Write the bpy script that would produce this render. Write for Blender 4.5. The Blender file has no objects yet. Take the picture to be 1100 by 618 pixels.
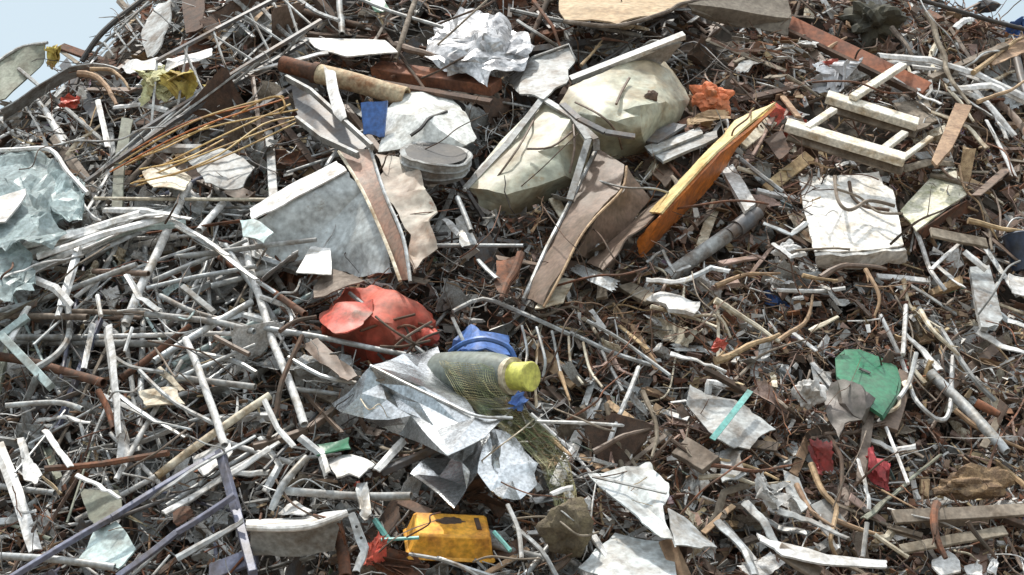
import bpy, bmesh, math, random
from mathutils import Vector, Matrix, noise
R = math.radians
rnd = random.Random(7)
sc = bpy.context.scene
COL = sc.collection

# ------------------------------------------------------------------ camera, light, exposure
CAMZ, PITCH, HF = 1.6, R(8.0), R(20.0)
cam = bpy.data.objects.new('camera', bpy.data.cameras.new('camera')); COL.objects.link(cam)
cam.location = (0, 0, CAMZ); cam.rotation_euler = (R(90) + PITCH, 0, 0)
cam.data.sensor_width = 36; cam.data.lens = 18 / math.tan(HF); cam.data.clip_end = 5000
sc.camera = cam
SUN_DIR = Vector((-0.20, 0.20, 0.95)).normalized()          # towards the sun
W = bpy.data.worlds.new('World'); sc.world = W; W.use_nodes = True
nt = W.node_tree
sky = nt.nodes.new('ShaderNodeTexSky'); sky.sky_type = 'NISHITA'; sky.sun_disc = False
sky.sun_elevation = math.asin(SUN_DIR.z); sky.sun_rotation = math.atan2(SUN_DIR.x, SUN_DIR.y)
sky.air_density = 1.0; sky.dust_density = 3.5; sky.ozone_density = 1.0
bg = nt.nodes['Background']; bg.inputs['Strength'].default_value = 0.15
# thin bright summer haze over the blue
wn = nt.nodes.new('ShaderNodeTexNoise'); wn.inputs['Scale'].default_value = 2.2; wn.inputs['Detail'].default_value = 5
wc = nt.nodes.new('ShaderNodeTexCoord'); nt.links.new(wc.outputs['Generated'], wn.inputs['Vector'])
wr = nt.nodes.new('ShaderNodeMapRange'); wr.inputs['To Min'].default_value = 0.62; wr.inputs['To Max'].default_value = 0.92
nt.links.new(wn.outputs['Fac'], wr.inputs['Value'])
wm = nt.nodes.new('ShaderNodeMix'); wm.data_type = 'RGBA'; 
wx = nt.nodes.new('ShaderNodeSeparateXYZ'); nt.links.new(wc.outputs['Generated'], wx.inputs[0])
we = nt.nodes.new('ShaderNodeMapRange'); we.interpolation_type = 'SMOOTHSTEP'; we.inputs['From Min'].default_value = 0.38; we.inputs['From Max'].default_value = 0.85
nt.links.new(wx.outputs['Z'], we.inputs['Value'])
wh = nt.nodes.new('ShaderNodeMix'); wh.data_type = 'RGBA'           # the haze is brightest high up, round the sun
wh.inputs['A'].default_value = (2.6, 3.05, 3.15, 1); wh.inputs['B'].default_value = (8.0, 8.3, 8.4, 1)
nt.links.new(we.outputs[0], wh.inputs['Factor']); nt.links.new(wh.outputs['Result'], wm.inputs['B'])
nt.links.new(wr.outputs[0], wm.inputs['Factor']); nt.links.new(sky.outputs['Color'], wm.inputs['A'])
nt.links.new(wm.outputs['Result'], bg.inputs['Color'])
sl = bpy.data.lights.new('sun', 'SUN'); sl.energy = 2.6; sl.angle = R(2.5); sl.color = (1.0, 0.955, 0.88)
so = bpy.data.objects.new('sun', sl); COL.objects.link(so)
so.rotation_euler = (-SUN_DIR).to_track_quat('-Z', 'Y').to_euler(); so.location = (0, 0, 30)
sc.view_settings.view_transform = 'Standard'; sc.view_settings.look = 'None'
sc.view_settings.exposure = 0.78; sc.view_settings.gamma = 1.0
sc.render.engine = 'CYCLES'
sc.render.filter_size = 2.0
sc.cycles.max_bounces = 5; sc.cycles.diffuse_bounces = 3

# ------------------------------------------------------------------ where a picture point lies on the heap's slope
M, Y0, KX = 1.2, 6.6, 0.04
G = math.sqrt(1 + 1 / M / M)
TH = math.tan(HF)
def ray(px, py):
    u = (px - 550) / 550 * TH; v = (309 - py) / 550 * TH
    return Vector((u, math.cos(PITCH) - v * math.sin(PITCH), math.sin(PITCH) + v * math.cos(PITCH)))
def P(px, py, off=0.0):
    d = ray(px, py)
    a = M * KX * d.x * d.x; b = d.z - M * d.y; c = CAMZ + M * Y0 - M * off * G
    if a < 1e-6: t = -c / b
    else:
        D = max(b * b - 4 * a * c, 0.0); t = (-b - math.sqrt(D)) / (2 * a)
    return Vector((0, 0, CAMZ)) + d * t
def nrm(p):
    return Vector((2 * KX * p.x * M * 0.8, -M, 1)).normalized()
def mpp(p): return p.y * TH / 550                      # metres per photo pixel at that distance
SIL = [(-400, 330), (-250, 190), (-100, 145), (0, 112), (60, 76), (95, 52), (150, -4), (200, -50), (400, -110), (700, -120), (900, -80), (985, -22), (1040, 8), (1100, 22), (1250, 90), (1400, 190), (1550, 330)]
def sil(px):
    for (x0, y0), (x1, y1) in zip(SIL, SIL[1:]):
        if x0 <= px <= x1: return y0 + (y1 - y0) * (px - x0) / (x1 - x0)
    return 330
def n1(x, y, s=0.0): return noise.noise(Vector((x, y, s)))

# ------------------------------------------------------------------ materials
def mat(name, base, dirt=(0.10, 0.07, 0.045), amt=0.35, rough=0.6, metal=0.0, scale=6.0, var=0.18, bump=0.25, island=False, hue=0.0, spots=None):
    m = bpy.data.materials.new(name); m.use_nodes = True
    t = m.node_tree; N = t.nodes; L = t.links; b = N['Principled BSDF']
    tc = N.new('ShaderNodeTexCoord')
    n = N.new('ShaderNodeTexNoise'); n.inputs['Scale'].default_value = scale; n.inputs['Detail'].default_value = 7; n.inputs['Roughness'].default_value = 0.68
    oi = N.new('ShaderNodeObjectInfo'); geo = N.new('ShaderNodeNewGeometry')
    rv = geo.outputs['Random Per Island'] if island else oi.outputs['Random']
    add = N.new('ShaderNodeVectorMath'); add.operation = 'ADD'
    mul = N.new('ShaderNodeMath'); mul.operation = 'MULTIPLY'; mul.inputs[1].default_value = 37.0; L.new(rv, mul.inputs[0])
    L.new(tc.outputs['Object'], add.inputs[0]); L.new(mul.outputs[0], add.inputs[1]); L.new(add.outputs[0], n.inputs['Vector'])
    cr = N.new('ShaderNodeValToRGB'); lo = 0.62 - amt * 0.42
    cr.color_ramp.elements[0].position = max(lo - 0.06, 0.0); cr.color_ramp.elements[1].position = min(lo + 0.17, 1.0)
    cr.color_ramp.elements[0].color = (0, 0, 0, 1); cr.color_ramp.elements[1].color = (1, 1, 1, 1)
    L.new(n.outputs['Fac'], cr.inputs['Fac'])
    mx = N.new('ShaderNodeMix'); mx.data_type = 'RGBA'
    mx.inputs['A'].default_value = (*base, 1); mx.inputs['B'].default_value = (*dirt, 1)
    L.new(cr.outputs['Color'], mx.inputs['Factor'])
    out = mx.outputs['Result']
    # fine grime
    n2 = N.new('ShaderNodeTexNoise'); n2.inputs['Scale'].default_value = scale * 6; n2.inputs['Detail'].default_value = 4
    L.new(add.outputs[0], n2.inputs['Vector'])
    mr = N.new('ShaderNodeMapRange'); mr.inputs['From Min'].default_value = 0.3; mr.inputs['From Max'].default_value = 0.7
    mr.inputs['To Min'].default_value = 0.60; mr.inputs['To Max'].default_value = 1.12; L.new(n2.outputs['Fac'], mr.inputs['Value'])
    rr = N.new('ShaderNodeMapRange'); rr.inputs['To Min'].default_value = 1 - var; rr.inputs['To Max'].default_value = 1 + var; L.new(rv, rr.inputs['Value'])
    mm = N.new('ShaderNodeMath'); mm.operation = 'MULTIPLY'; L.new(mr.outputs[0], mm.inputs[0]); L.new(rr.outputs[0], mm.inputs[1])
    hs = N.new('ShaderNodeHueSaturation'); L.new(out, hs.inputs['Color']); L.new(mm.outputs[0], hs.inputs['Value'])
    if hue:
        hr = N.new('ShaderNodeMapRange'); hr.inputs['To Min'].default_value = 0.5 - hue; hr.inputs['To Max'].default_value = 0.5 + hue
        L.new(rv, hr.inputs['Value']); L.new(hr.outputs[0], hs.inputs['Hue'])
    out = hs.outputs['Color']
    if spots:
        v = N.new('ShaderNodeTexNoise'); v.inputs['Scale'].default_value = scale * 2.3; v.inputs['Detail'].default_value = 8; v.inputs['Roughness'].default_value = 0.75
        L.new(tc.outputs['Object'], v.inputs['Vector'])
        c2 = N.new('ShaderNodeValToRGB'); c2.color_ramp.elements[0].position = 0.58; c2.color_ramp.elements[1].position = 0.66
        L.new(v.outputs['Fac'], c2.inputs['Fac'])
        m2 = N.new('ShaderNodeMix'); m2.data_type = 'RGBA'; m2.inputs['B'].default_value = (*spots, 1)
        L.new(c2.outputs['Color'], m2.inputs['Factor']); L.new(out, m2.inputs['A']); out = m2.outputs['Result']
    # the same yard dust lies in patches over everything
    dn = N.new('ShaderNodeTexNoise'); dn.inputs['Scale'].default_value = 3.1; dn.inputs['Detail'].default_value = 8; dn.inputs['Roughness'].default_value = 0.7
    L.new(geo.outputs['Position'], dn.inputs['Vector'])
    dr = N.new('ShaderNodeMapRange'); dr.inputs['From Min'].default_value = 0.36; dr.inputs['From Max'].default_value = 0.68; dr.inputs['To Min'].default_value = 0.0; dr.inputs['To Max'].default_value = 0.20
    L.new(dn.outputs['Fac'], dr.inputs['Value'])
    dm = N.new('ShaderNodeMix'); dm.data_type = 'RGBA'; dm.inputs['B'].default_value = (0.27, 0.235, 0.19, 1)
    L.new(dr.outputs[0], dm.inputs['Factor']); L.new(out, dm.inputs['A']); out = dm.outputs['Result']
    L.new(out, b.inputs['Base Color'])
    b.inputs['Roughness'].default_value = rough; b.inputs['Metallic'].default_value = metal
    if 'Specular IOR Level' in b.inputs: b.inputs['Specular IOR Level'].default_value = 0.35
    if bump:
        bp = N.new('ShaderNodeBump'); bp.inputs['Strength'].default_value = bump; bp.inputs['Distance'].default_value = 0.02
        L.new(n.outputs['Fac'], bp.inputs['Height']); L.new(bp.outputs['Normal'], b.inputs['Normal'])
    return m
RUSTC = (0.20, 0.075, 0.030)
MT = {
 'white': mat('white_paint', (0.73, 0.73, 0.72), (0.34, 0.30, 0.25), 0.24, 0.5, spots=(0.46, 0.41, 0.34)),
 'cream': mat('cream_paint', (0.74, 0.68, 0.54), (0.28, 0.19, 0.10), 0.35, 0.6),
 'silver': mat('bare_aluminium', (0.50, 0.53, 0.545), (0.24, 0.215, 0.18), 0.34, 0.45, 0.25),
 'grey': mat('grey_paint', (0.40, 0.42, 0.42), (0.14, 0.11, 0.085), 0.35, 0.55),
 'dark grey': mat('dark_steel', (0.11, 0.115, 0.125), (0.13, 0.085, 0.055), 0.3, 0.5),
 'black': mat('black_rubber', (0.025, 0.026, 0.03), (0.07, 0.06, 0.05), 0.3, 0.55),
 'galvanised': mat('galvanised_metal', (0.66, 0.69, 0.71), (0.36, 0.35, 0.33), 0.12, 0.22, 0.9, scale=9),
 'rusty': mat('rusty_iron', (0.24, 0.085, 0.038), (0.085, 0.042, 0.026), 0.5, 0.85, scale=10),
 'dark rusty': mat('dark_rust', (0.135, 0.075, 0.05), (0.07, 0.045, 0.035), 0.5, 0.85, scale=10),
 'brown': mat('brown_paint', (0.20, 0.135, 0.10), (0.11, 0.075, 0.05), 0.35, 0.55),
 'tan': mat('tan_wood', (0.52, 0.36, 0.21), (0.25, 0.15, 0.08), 0.35, 0.75, hue=0.012),
 'weathered': mat('weathered_wood', (0.30, 0.25, 0.20), (0.12, 0.09, 0.065), 0.45, 0.85, hue=0.015),
 'dark brown': mat('dark_bark', (0.11, 0.062, 0.040), (0.04, 0.03, 0.022), 0.4, 0.9),
 'blue-grey': mat('blue_grey_paint', (0.15, 0.165, 0.24), (0.09, 0.08, 0.09), 0.3, 0.45),
 'pale teal': mat('pale_teal_paint', (0.47, 0.60, 0.60), (0.25, 0.27, 0.25), 0.35, 0.45),
 'film': mat('teal_film', (0.62, 0.74, 0.75), (0.40, 0.48, 0.48), 0.35, 0.25),
 'teal': mat('teal_plastic', (0.16, 0.46, 0.42), (0.10, 0.2, 0.18), 0.2, 0.4),
 'red': mat('red_plastic', (0.60, 0.085, 0.055), (0.20, 0.08, 0.05), 0.3, 0.5),
 'orange': mat('orange_paint', (0.60, 0.175, 0.02), (0.28, 0.08, 0.02), 0.38, 0.5),
 'yellow': mat('yellow_plastic', (0.92, 0.45, 0.05), (0.42, 0.16, 0.03), 0.22, 0.45),
 'yellow rag': mat('yellow_cloth', (0.74, 0.60, 0.14), (0.42, 0.28, 0.08), 0.35, 0.85),
 'green': mat('green_plastic', (0.018, 0.155, 0.078), (0.025, 0.11, 0.06), 0.25, 0.4),
 'blue': mat('blue_plastic', (0.07, 0.18, 0.50), (0.05, 0.09, 0.20), 0.25, 0.45),
 'olive': mat('olive_paint', (0.26, 0.28, 0.22), (0.14, 0.13, 0.09), 0.35, 0.6),
 'pinkish': mat('faded_pink', (0.40, 0.28, 0.24), (0.22, 0.14, 0.10), 0.4, 0.8),
 'soil': mat('soil', (0.12, 0.095, 0.075), (0.06, 0.05, 0.04), 0.5, 0.95, scale=7),
}

_fb = MT['film'].node_tree.nodes['Principled BSDF']; _fb.inputs['Transmission Weight'].default_value = 0.5; _fb.inputs['IOR'].default_value = 1.15
# ------------------------------------------------------------------ object helpers
def tag(o, label=None, cat=None, group=None, kind=None):
    if label: o['label'] = label
    if cat: o['category'] = cat
    if group: o['group'] = group
    if kind: o['kind'] = kind
    return o
def link(o, parent=None):
    COL.objects.link(o)
    if parent is not None: o.parent = parent
    return o
def empty(name, loc, label, cat, group=None):
    o = bpy.data.objects.new(name, None); o.location = loc; o.empty_display_size = 0.1
    link(o); return tag(o, label, cat, group)
WLOC = {}
def from_bm(name, bm, m, parent=None, smooth=35):
    me = bpy.data.meshes.new(name)
    if len(bm.verts):
        lo = Vector((min(v.co.x for v in bm.verts), min(v.co.y for v in bm.verts), min(v.co.z for v in bm.verts)))
        hi = Vector((max(v.co.x for v in bm.verts), max(v.co.y for v in bm.verts), max(v.co.z for v in bm.verts)))
        c = (lo + hi) / 2
    else: c = Vector()
    bmesh.ops.translate(bm, verts=bm.verts, vec=-c)
    bmesh.ops.recalc_face_normals(bm, faces=bm.faces)
    bm.to_mesh(me); bm.free()
    for mm in (m if isinstance(m, (list, tuple)) else [m]): me.materials.append(MT[mm] if isinstance(mm, str) else mm)
    if smooth is not None:
        me.shade_smooth(); me.set_sharp_from_angle(angle=R(smooth))
    o = bpy.data.objects.new(name, me)
    o.location = c - (WLOC.get(parent.name, parent.location) if parent is not None else Vector())
    link(o, parent); WLOC[o.name] = c.copy(); return o

HULLS = []
def thicken(bm, th):
    """give a sheet its back and its edge, every point moved by exactly th"""
    bm.normal_update()
    fs = bm.faces[:]; es = [e for e in bm.edges if e.is_boundary]; vs = bm.verts[:]
    back = {v: bm.verts.new(v.co - v.normal * th) for v in vs}
    loops = [(e, next(iter(e.link_loops))) for e in es]
    quads = [(l.vert, l.link_loop_next.vert) for e, l in loops]
    for f in fs: bm.faces.new([back[v] for v in reversed(f.verts)])
    for p, q in quads: bm.faces.new((q, p, back[p], back[q]))
def hull2(pts):
    pts = sorted(set((round(x, 1), round(y, 1)) for x, y in pts))
    if len(pts) < 3: return pts
    def half(ps):
        h = []
        for p in ps:
            while len(h) > 1 and (h[-1][0]-h[-2][0])*(p[1]-h[-2][1]) - (h[-1][1]-h[-2][1])*(p[0]-h[-2][0]) <= 0: h.pop()
            h.append(p)
        return h[:-1]
    return half(pts) + half(pts[::-1])
def inside(x, y, poly):
    c = False
    for i in range(len(poly)):
        x0, y0 = poly[i]; x1, y1 = poly[i - 1]
        if (y0 > y) != (y1 > y) and x < (x1 - x0) * (y - y0) / (y1 - y0) + x0: c = not c
    return c
def keep_clear(pts): HULLS.append([(p[0], p[1]) for p in pts])

def frames(pts):
    T = []
    for i in range(len(pts)):
        a = pts[max(i - 1, 0)]; b = pts[min(i + 1, len(pts) - 1)]
        t = (b - a); T.append(t.normalized() if t.length > 1e-9 else Vector((0, 0, 1)))
    u = T[0].orthogonal().normalized(); out = []
    for t in T:
        u = (u - t * u.dot(t)); u = u.normalized() if u.length > 1e-6 else t.orthogonal().normalized()
        out.append((u, t.cross(u)))
    return out
def add_tube(bm, pts, rad, seg=8, hollow=False, rads=None):
    fr = frames(pts); rings = []
    rads = rads or [rad] * len(pts)
    for p, (u, v), r in zip(pts, fr, rads):
        rings.append([bm.verts.new(p + (u * math.cos(2*math.pi*k/seg) + v * math.sin(2*math.pi*k/seg)) * r) for k in range(seg)])
    for a, b in zip(rings, rings[1:]):
        for k in range(seg): bm.faces.new((a[k], a[(k+1) % seg], b[(k+1) % seg], b[k]))
    if hollow:
        for ring, idx, s in ((rings[0], 0, 1), (rings[-1], -1, -1)):
            c = pts[idx]; t = (pts[1] - pts[0]).normalized() if idx == 0 else (pts[-2] - pts[-1]).normalized()
            r = rads[idx]
            i1 = [bm.verts.new(c + (v.co - c) * 0.78) for v in ring]
            i2 = [bm.verts.new(c + (v.co - c) * 0.78 + t * r * 4) for v in ring]
            for k in range(seg):
                bm.faces.new((ring[k], ring[(k+1) % seg], i1[(k+1) % seg], i1[k]))
                bm.faces.new((i1[k], i1[(k+1) % seg], i2[(k+1) % seg], i2[k]))
            bm.faces.new(i2)
    else:
        bm.faces.new(rings[0]); bm.faces.new(rings[-1])
def smooth_path(pts, n=4):
    if len(pts) < 3: return pts
    out = []
    for i in range(len(pts) - 1):
        p0 = pts[max(i-1, 0)]; p1 = pts[i]; p2 = pts[i+1]; p3 = pts[min(i+2, len(pts)-1)]
        for k in range(n):
            t = k / n
            out.append(0.5 * ((2*p1) + (p2-p0)*t + (2*p0-5*p1+4*p2-p3)*t*t + (-p0+3*p1-3*p2+p3)*t*t*t))
    out.append(pts[-1]); return out
def add_bar(bm, a, b, w, t, roll=0.0, twist=0.0, nseg=1, bend=0.0, face=None):
    """flat or square bar from a to b, w across the slope, t thick"""
    d = (b - a).normalized(); n0 = (face or nrm((a + b) / 2)); n0 = (n0 - d * n0.dot(d)).normalized()
    rings = []
    for i in range(nseg + 1):
        f = i / nseg; q = Matrix.Rotation(roll + twist * f, 3, d)
        n = q @ n0; s = d.cross(n)
        c = a.lerp(b, f) + n0 * bend * math.sin(math.pi * f)
        rings.append([bm.verts.new(c + s * x * w / 2 + n * y * t / 2) for x, y in ((-1, -1), (1, -1), (1, 1), (-1, 1))])
    for r0, r1 in zip(rings, rings[1:]):
        for k in range(4): bm.faces.new((r0[k], r0[(k+1) % 4], r1[(k+1) % 4], r1[k]))
    bm.faces.new(rings[0]); bm.faces.new(rings[-1])
    return rings
def bevel(bm, w=0.004):
    bmesh.ops.bevel(bm, geom=list(bm.edges), offset=w, segments=1, affect='EDGES', profile=0.5)
def sheet_bm(pts, faces, th=0.008, cuts=3, rough=0.012, freq=5.0, seed=0, clear=True, crumple=None, soft=0, ragged=.012):
    """scrap sheet through picture points (px, py, off): real folded panels with a thickness"""
    bm = bmesh.new()
    vs = [bm.verts.new(P(*p)) for p in pts]
    for f in faces: bm.faces.new([vs[i] for i in f])
    if clear:
        for f in faces: keep_clear([pts[i] for i in f])
    bmesh.ops.triangulate(bm, faces=[f for f in bm.faces if len(f.verts) > 4])
    bmesh.ops.recalc_face_normals(bm, faces=bm.faces)
    if crumple is None: crumple = rough * .4
    if crumple:
        bmesh.ops.subdivide_edges(bm, edges=bm.edges, cuts=1, use_grid_fill=True)
        bmesh.ops.triangulate(bm, faces=bm.faces[:])
        q = random.Random(seed + 5)
        for v in bm.verts: v.co += Vector((q.gauss(0, 1), q.gauss(0, 1), q.gauss(0, 1))) * crumple
        cuts = max(1, cuts // 2)
    if cuts: bmesh.ops.subdivide_edges(bm, edges=bm.edges, cuts=cuts, use_grid_fill=True)
    for _ in range(soft): bmesh.ops.smooth_vert(bm, verts=bm.verts, factor=.5, use_axis_x=True, use_axis_y=True, use_axis_z=True)
    if rough:
        s = Vector((seed * 3.7, seed * 1.3, 0))
        for v in bm.verts:
            v.co += noise.noise_vector(v.co * freq + s) * rough + noise.noise_vector(v.co * freq * 3 + s) * rough * 0.35
    if ragged:
        q = random.Random(seed + 9)
        for v in bm.verts:
            if v.is_boundary:
                k = noise.noise(v.co * 22) + .5 * noise.noise(v.co * 60)
                v.co += (v.link_faces[0].calc_center_median() - v.co).normalized() * (ragged * (.4 + k) + ragged * .5 * q.random())
    thicken(bm, th)
    return bm
def sheet(name, pts, faces, m, parent=None, th=0.008, cuts=3, rough=0.012, freq=5.0, label=None, cat=None, group=None, smooth=28, clear=True, crumple=None, soft=0, ragged=.012):
    bm = sheet_bm(pts, faces, th, cuts, rough, freq, len(HULLS), clear, crumple, soft, ragged)
    o = from_bm(name, bm, m, parent, smooth)
    return tag(o, label, cat, group)
def lathe_bm(a, b, prof, seg=28, dent=0.0, freq=4.0, squash=1.0):
    """prof: (fraction along a->b, radius)"""
    bm = bmesh.new(); d = (b - a); L = d.length; d.normalize()
    u = d.orthogonal().normalized(); v = d.cross(u); rings = []
    for f, r in prof:
        c = a + d * L * f
        rings.append([bm.verts.new(c + (u * math.cos(2*math.pi*k/seg) + v * math.sin(2*math.pi*k/seg) * squash) * max(r, 1e-4)) for k in range(seg)])
    for p, q in zip(rings, rings[1:]):
        for k in range(seg): bm.faces.new((p[k], p[(k+1) % seg], q[(k+1) % seg], q[k]))
    bm.faces.new(rings[0]); bm.faces.new(rings[-1])
    if dent:
        for w in bm.verts:
            w.co += noise.noise_vector(w.co * freq) * dent + noise.noise_vector(w.co * freq * 2.7) * dent * 0.4
    return bm
def dense(prof, n=5):
    out = []
    for (f0, r0), (f1, r1) in zip(prof, prof[1:]):
        for k in range(n): out.append((f0 + (f1 - f0) * k / n, r0 + (r1 - r0) * k / n))
    return out + [prof[-1]]
def facet_bm(c, rx, ry, rz, amp=0.35, seed=0, sub=4, planes=16):
    """a broken lump: flat facets cut at random"""
    bm = bmesh.new(); bmesh.ops.create_icosphere(bm, subdivisions=sub, radius=1.0); r = random.Random(seed)
    pl = [(Vector((r.gauss(0, 1), r.gauss(0, 1), r.gauss(0, 1))).normalized(), r.uniform(.6, 1)) for _ in range(planes)]
    s = Vector((seed * 5.1, seed * 2.3, seed))
    for v in bm.verts:
        d = v.co.normalized(); m = 1.1
        for n, h in pl:
            k = d.dot(n)
            if k > .05: m = min(m, h / k)
        m *= 1 + amp * noise.noise(d * 2.1 + s) + amp * .35 * noise.noise(d * 6 + s)
        v.co = Vector((d.x * rx * m, d.y * ry * m, d.z * rz * m)) + c
    return bm
def creased_bm(w, h, seed, folds=5, n=9, th=.006, lo=20, hi=95, wob=.012):
    """a torn sheet folded along several random lines"""
    r = random.Random(seed); bm = bmesh.new()
    V = [[bm.verts.new((w*(i/n-.5) * (1 + .25*n1(j*.7, seed)), h*(j/n-.5) * (1 + .25*n1(i*.7, seed, 3)), 0)) for i in range(n+1)] for j in range(n+1)]
    for j in range(n):
        for i in range(n): bm.faces.new((V[j][i], V[j][i+1], V[j+1][i+1], V[j+1][i]))
    for _ in range(folds):
        c = Vector((r.uniform(-.35, .35)*w, r.uniform(-.35, .35)*h, 0)); a = r.uniform(0, math.pi); d = Vector((math.cos(a), math.sin(a), 0)); nn = Vector((-d.y, d.x, 0))
        q = Matrix.Rotation(r.choice((-1, 1)) * R(r.uniform(lo, hi)), 3, d)
        for v in bm.verts:
            if (v.co - c).dot(nn) > 0: v.co = q @ (v.co - c) + c
    for v in bm.verts: v.co += noise.noise_vector(v.co * 9 / max(w, .1) + Vector((seed, 0, 0))) * wob * w
    for v in bm.verts:
        if v.is_boundary: v.co += (v.link_faces[0].calc_center_median() - v.co) * r.uniform(-.3, .75)
    bmesh.ops.triangulate(bm, faces=bm.faces[:])
    thicken(bm, th)
    return bm
def fit(bm, c, w, d, h):
    lo = [min(v.co[k] for v in bm.verts) for k in range(3)]; hi = [max(v.co[k] for v in bm.verts) for k in range(3)]
    for v in bm.verts: v.co = Vector([c[k] + (v.co[k] - (lo[k] + hi[k])/2) * (w, d, h)[k] / max(hi[k] - lo[k], 1e-5) for k in range(3)])
def wad(name, px, py, off, wpx, hpx, m, label, cat, amp=0.45, seed=0, sub=4, depth=0.7, freq=2.2, smooth=24, parent=None, lump=False, n=16, folds=7, hi=80):
    c = P(px, py, off); s = mpp(c); w, h = wpx * s, hpx * s; dp = min(w, h) * depth
    if lump: bm = facet_bm(c, w/2, dp/2 + .02, h/2, amp, seed, sub)
    else:
        bm = bmesh.new()
        for k in range(2):
            t = creased_bm(1, .9, seed*3 + k + 11, folds, n, .012, 25, hi, .03)
            bmesh.ops.transform(t, matrix=Matrix.Rotation(R(70 + 20*k), 4, 'X') @ Matrix.Rotation(seed*1.7 + k*2, 4, 'Z'), verts=t.verts)
            fit(t, c + Vector((0, (-.45 + .3*k) * dp, 0)), w * (1.1 - .1*k), dp, h * (1 + .12*k))
            me = bpy.data.meshes.new('fold'); t.to_mesh(me); t.free(); bm.from_mesh(me); bpy.data.meshes.remove(me)
        o = None
    keep_clear([(px + wpx*.42*math.cos(k*.785), py + hpx*.42*math.sin(k*.785)) for k in range(8)])
    return tag(from_bm(name, bm, m, parent, smooth), label, cat)

# ------------------------------------------------------------------ the setting: yard and the body of the heap
def soil_ground():
    bm = bmesh.new(); n = 24
    xs = [-3000, -800, -200, -60, -25, -12, -6, 0, 6, 12, 25, 60, 200, 800, 3000]
    vs = [[bm.verts.new((x, y, 0)) for x in xs] for y in xs]
    for i in range(len(xs)-1):
        for j in range(len(xs)-1): bm.faces.new((vs[i][j], vs[i][j+1], vs[i+1][j+1], vs[i+1][j]))
    o = from_bm('ground', bm, mat('yard_dirt', (0.24, 0.20, 0.155), (0.13, 0.105, 0.08), 0.5, 0.95, scale=0.6), None, None)
    o['kind'] = 'structure'
soil_ground()
# ridge height of the heap by x, from its outline against the sky
_rx = []
for px in range(-400, 1551, 25):
    p = P(px, sil(px)); _rx.append((p.x, p.z))
_rx.sort()
def ridge(x):
    if x <= _rx[0][0]: return max(_rx[0][1] + (x - _rx[0][0]) * 0.9, -1)
    if x >= _rx[-1][0]: return max(_rx[-1][1] - (x - _rx[-1][0]) * 0.9, -1)
    for (a, za), (b, zb) in zip(_rx, _rx[1:]):
        if a <= x <= b: return za + (zb - za) * (x - a) / max(b - a, 1e-6)
def mound():
    bm = bmesh.new(); NX, NS = 190, 120; g = []
    for j in range(NS + 1):
        s = j / NS; row = []
        for i in range(NX + 1):
            x = -7.5 + 15 * i / NX; zr = max(ridge(x), -0.2); yr = zr / M + Y0 + KX * x * x
            if s < 0.66: z = -0.25 + (zr + 0.25) * s / 0.66; y = z / M + Y0 + KX * x * x
            elif s < 0.8: f = (s - 0.66) / 0.14; z = zr; y = yr + 2.2 * f
            else: f = (s - 0.8) / 0.2; z = zr + (-0.3 - zr) * f; y = yr + 2.2 + zr * 1.1 * f
            p = Vector((x, y, z)); nn = nrm(p) if s < 0.66 else Vector((0, 0, 1))
            h = -0.17 + 0.13 * noise.noise(p * 1.3) + 0.11 * noise.noise(p * 3.1) + 0.06 * noise.noise(p * 8)
            row.append(bm.verts.new(p + nn * h))
        g.append(row)
    for a, b in zip(g, g[1:]):
        for i in range(NX): bm.faces.new((a[i], a[i+1], b[i+1], b[i]))
    o = from_bm('heap_terrain', bm, 'soil', None, 60); o['kind'] = 'structure'
mound()

# ------------------------------------------------------------------ the large pieces, one by one
ANCH = []                                       # (short phrase, px, py) of things one can find
def anchor(ph, px, py): ANCH.append((ph, px, py))
def root(name, px, py, label, cat, off=0.0):
    return empty(name, P(px, py, off), label, cat)

# crushed pale tank
t = root('crushed_tank', 620, 170, 'large pale green crushed tank with rust stains, under a bent grey bar', 'tank'); anchor('pale crushed tank', 622, 150)
m = mat('tank_paint', (0.45, 0.47, 0.375), (0.31, 0.25, 0.16), 0.42, 0.5, scale=3.2, spots=(0.36, 0.28, 0.17))
sheet('lower_shell', [(580, 112, .38), (540, 152, .36), (502, 204, .34), (516, 222, .22), (552, 233, .16), (592, 213, .18), (622, 196, .22), (636, 156, .38), (614, 132, .48), (604, 118, .44), (560, 168, .46), (594, 158, .51), (604, 186, .44), (548, 208, .40)],
  [(0, 1, 10, 11, 8, 9), (1, 2, 13, 10), (2, 3, 4, 13), (4, 5, 12, 13), (5, 6, 12), (6, 7, 11, 12), (7, 8, 11), (10, 13, 12, 11)], m, t, .012, 5, .007, 10, smooth=30, crumple=.010, soft=0)
up = sheet('upper_shell', [(596, 118, .40), (614, 96, .44), (646, 80, .46), (684, 60, .44), (704, 52, .38), (724, 78, .36), (739, 108, .28), (726, 136, .22), (694, 160, .18), (650, 174, .16), (632, 150, .36), (640, 126, .54), (664, 98, .50), (688, 114, .62), (686, 140, .50), (714, 112, .46), (702, 80, .47)],
  [(0, 1, 11, 10), (1, 2, 12, 11), (2, 3, 16, 12), (3, 4, 5, 16), (5, 6, 15, 16), (6, 7, 15), (7, 8, 14, 15), (8, 9, 10, 14), (10, 11, 14), (11, 12, 13, 14), (12, 16, 15, 13), (13, 15, 14)], m, t, .012, 5, .007, 10, smooth=30, crumple=.010, soft=0)
bm = facet_bm(P(699, 104, .545), .055, .03, .06, .4, 4, 3); from_bm('torn_hole', bm, 'dark rusty', up, 20)
bm = bmesh.new(); add_tube(bm, smooth_path([P(*x) for x in [(676, 84, .53), (668, 98, .575), (662, 112, .585)]]), .010, 6); from_bm('seam', bm, 'brown', up)
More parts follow.
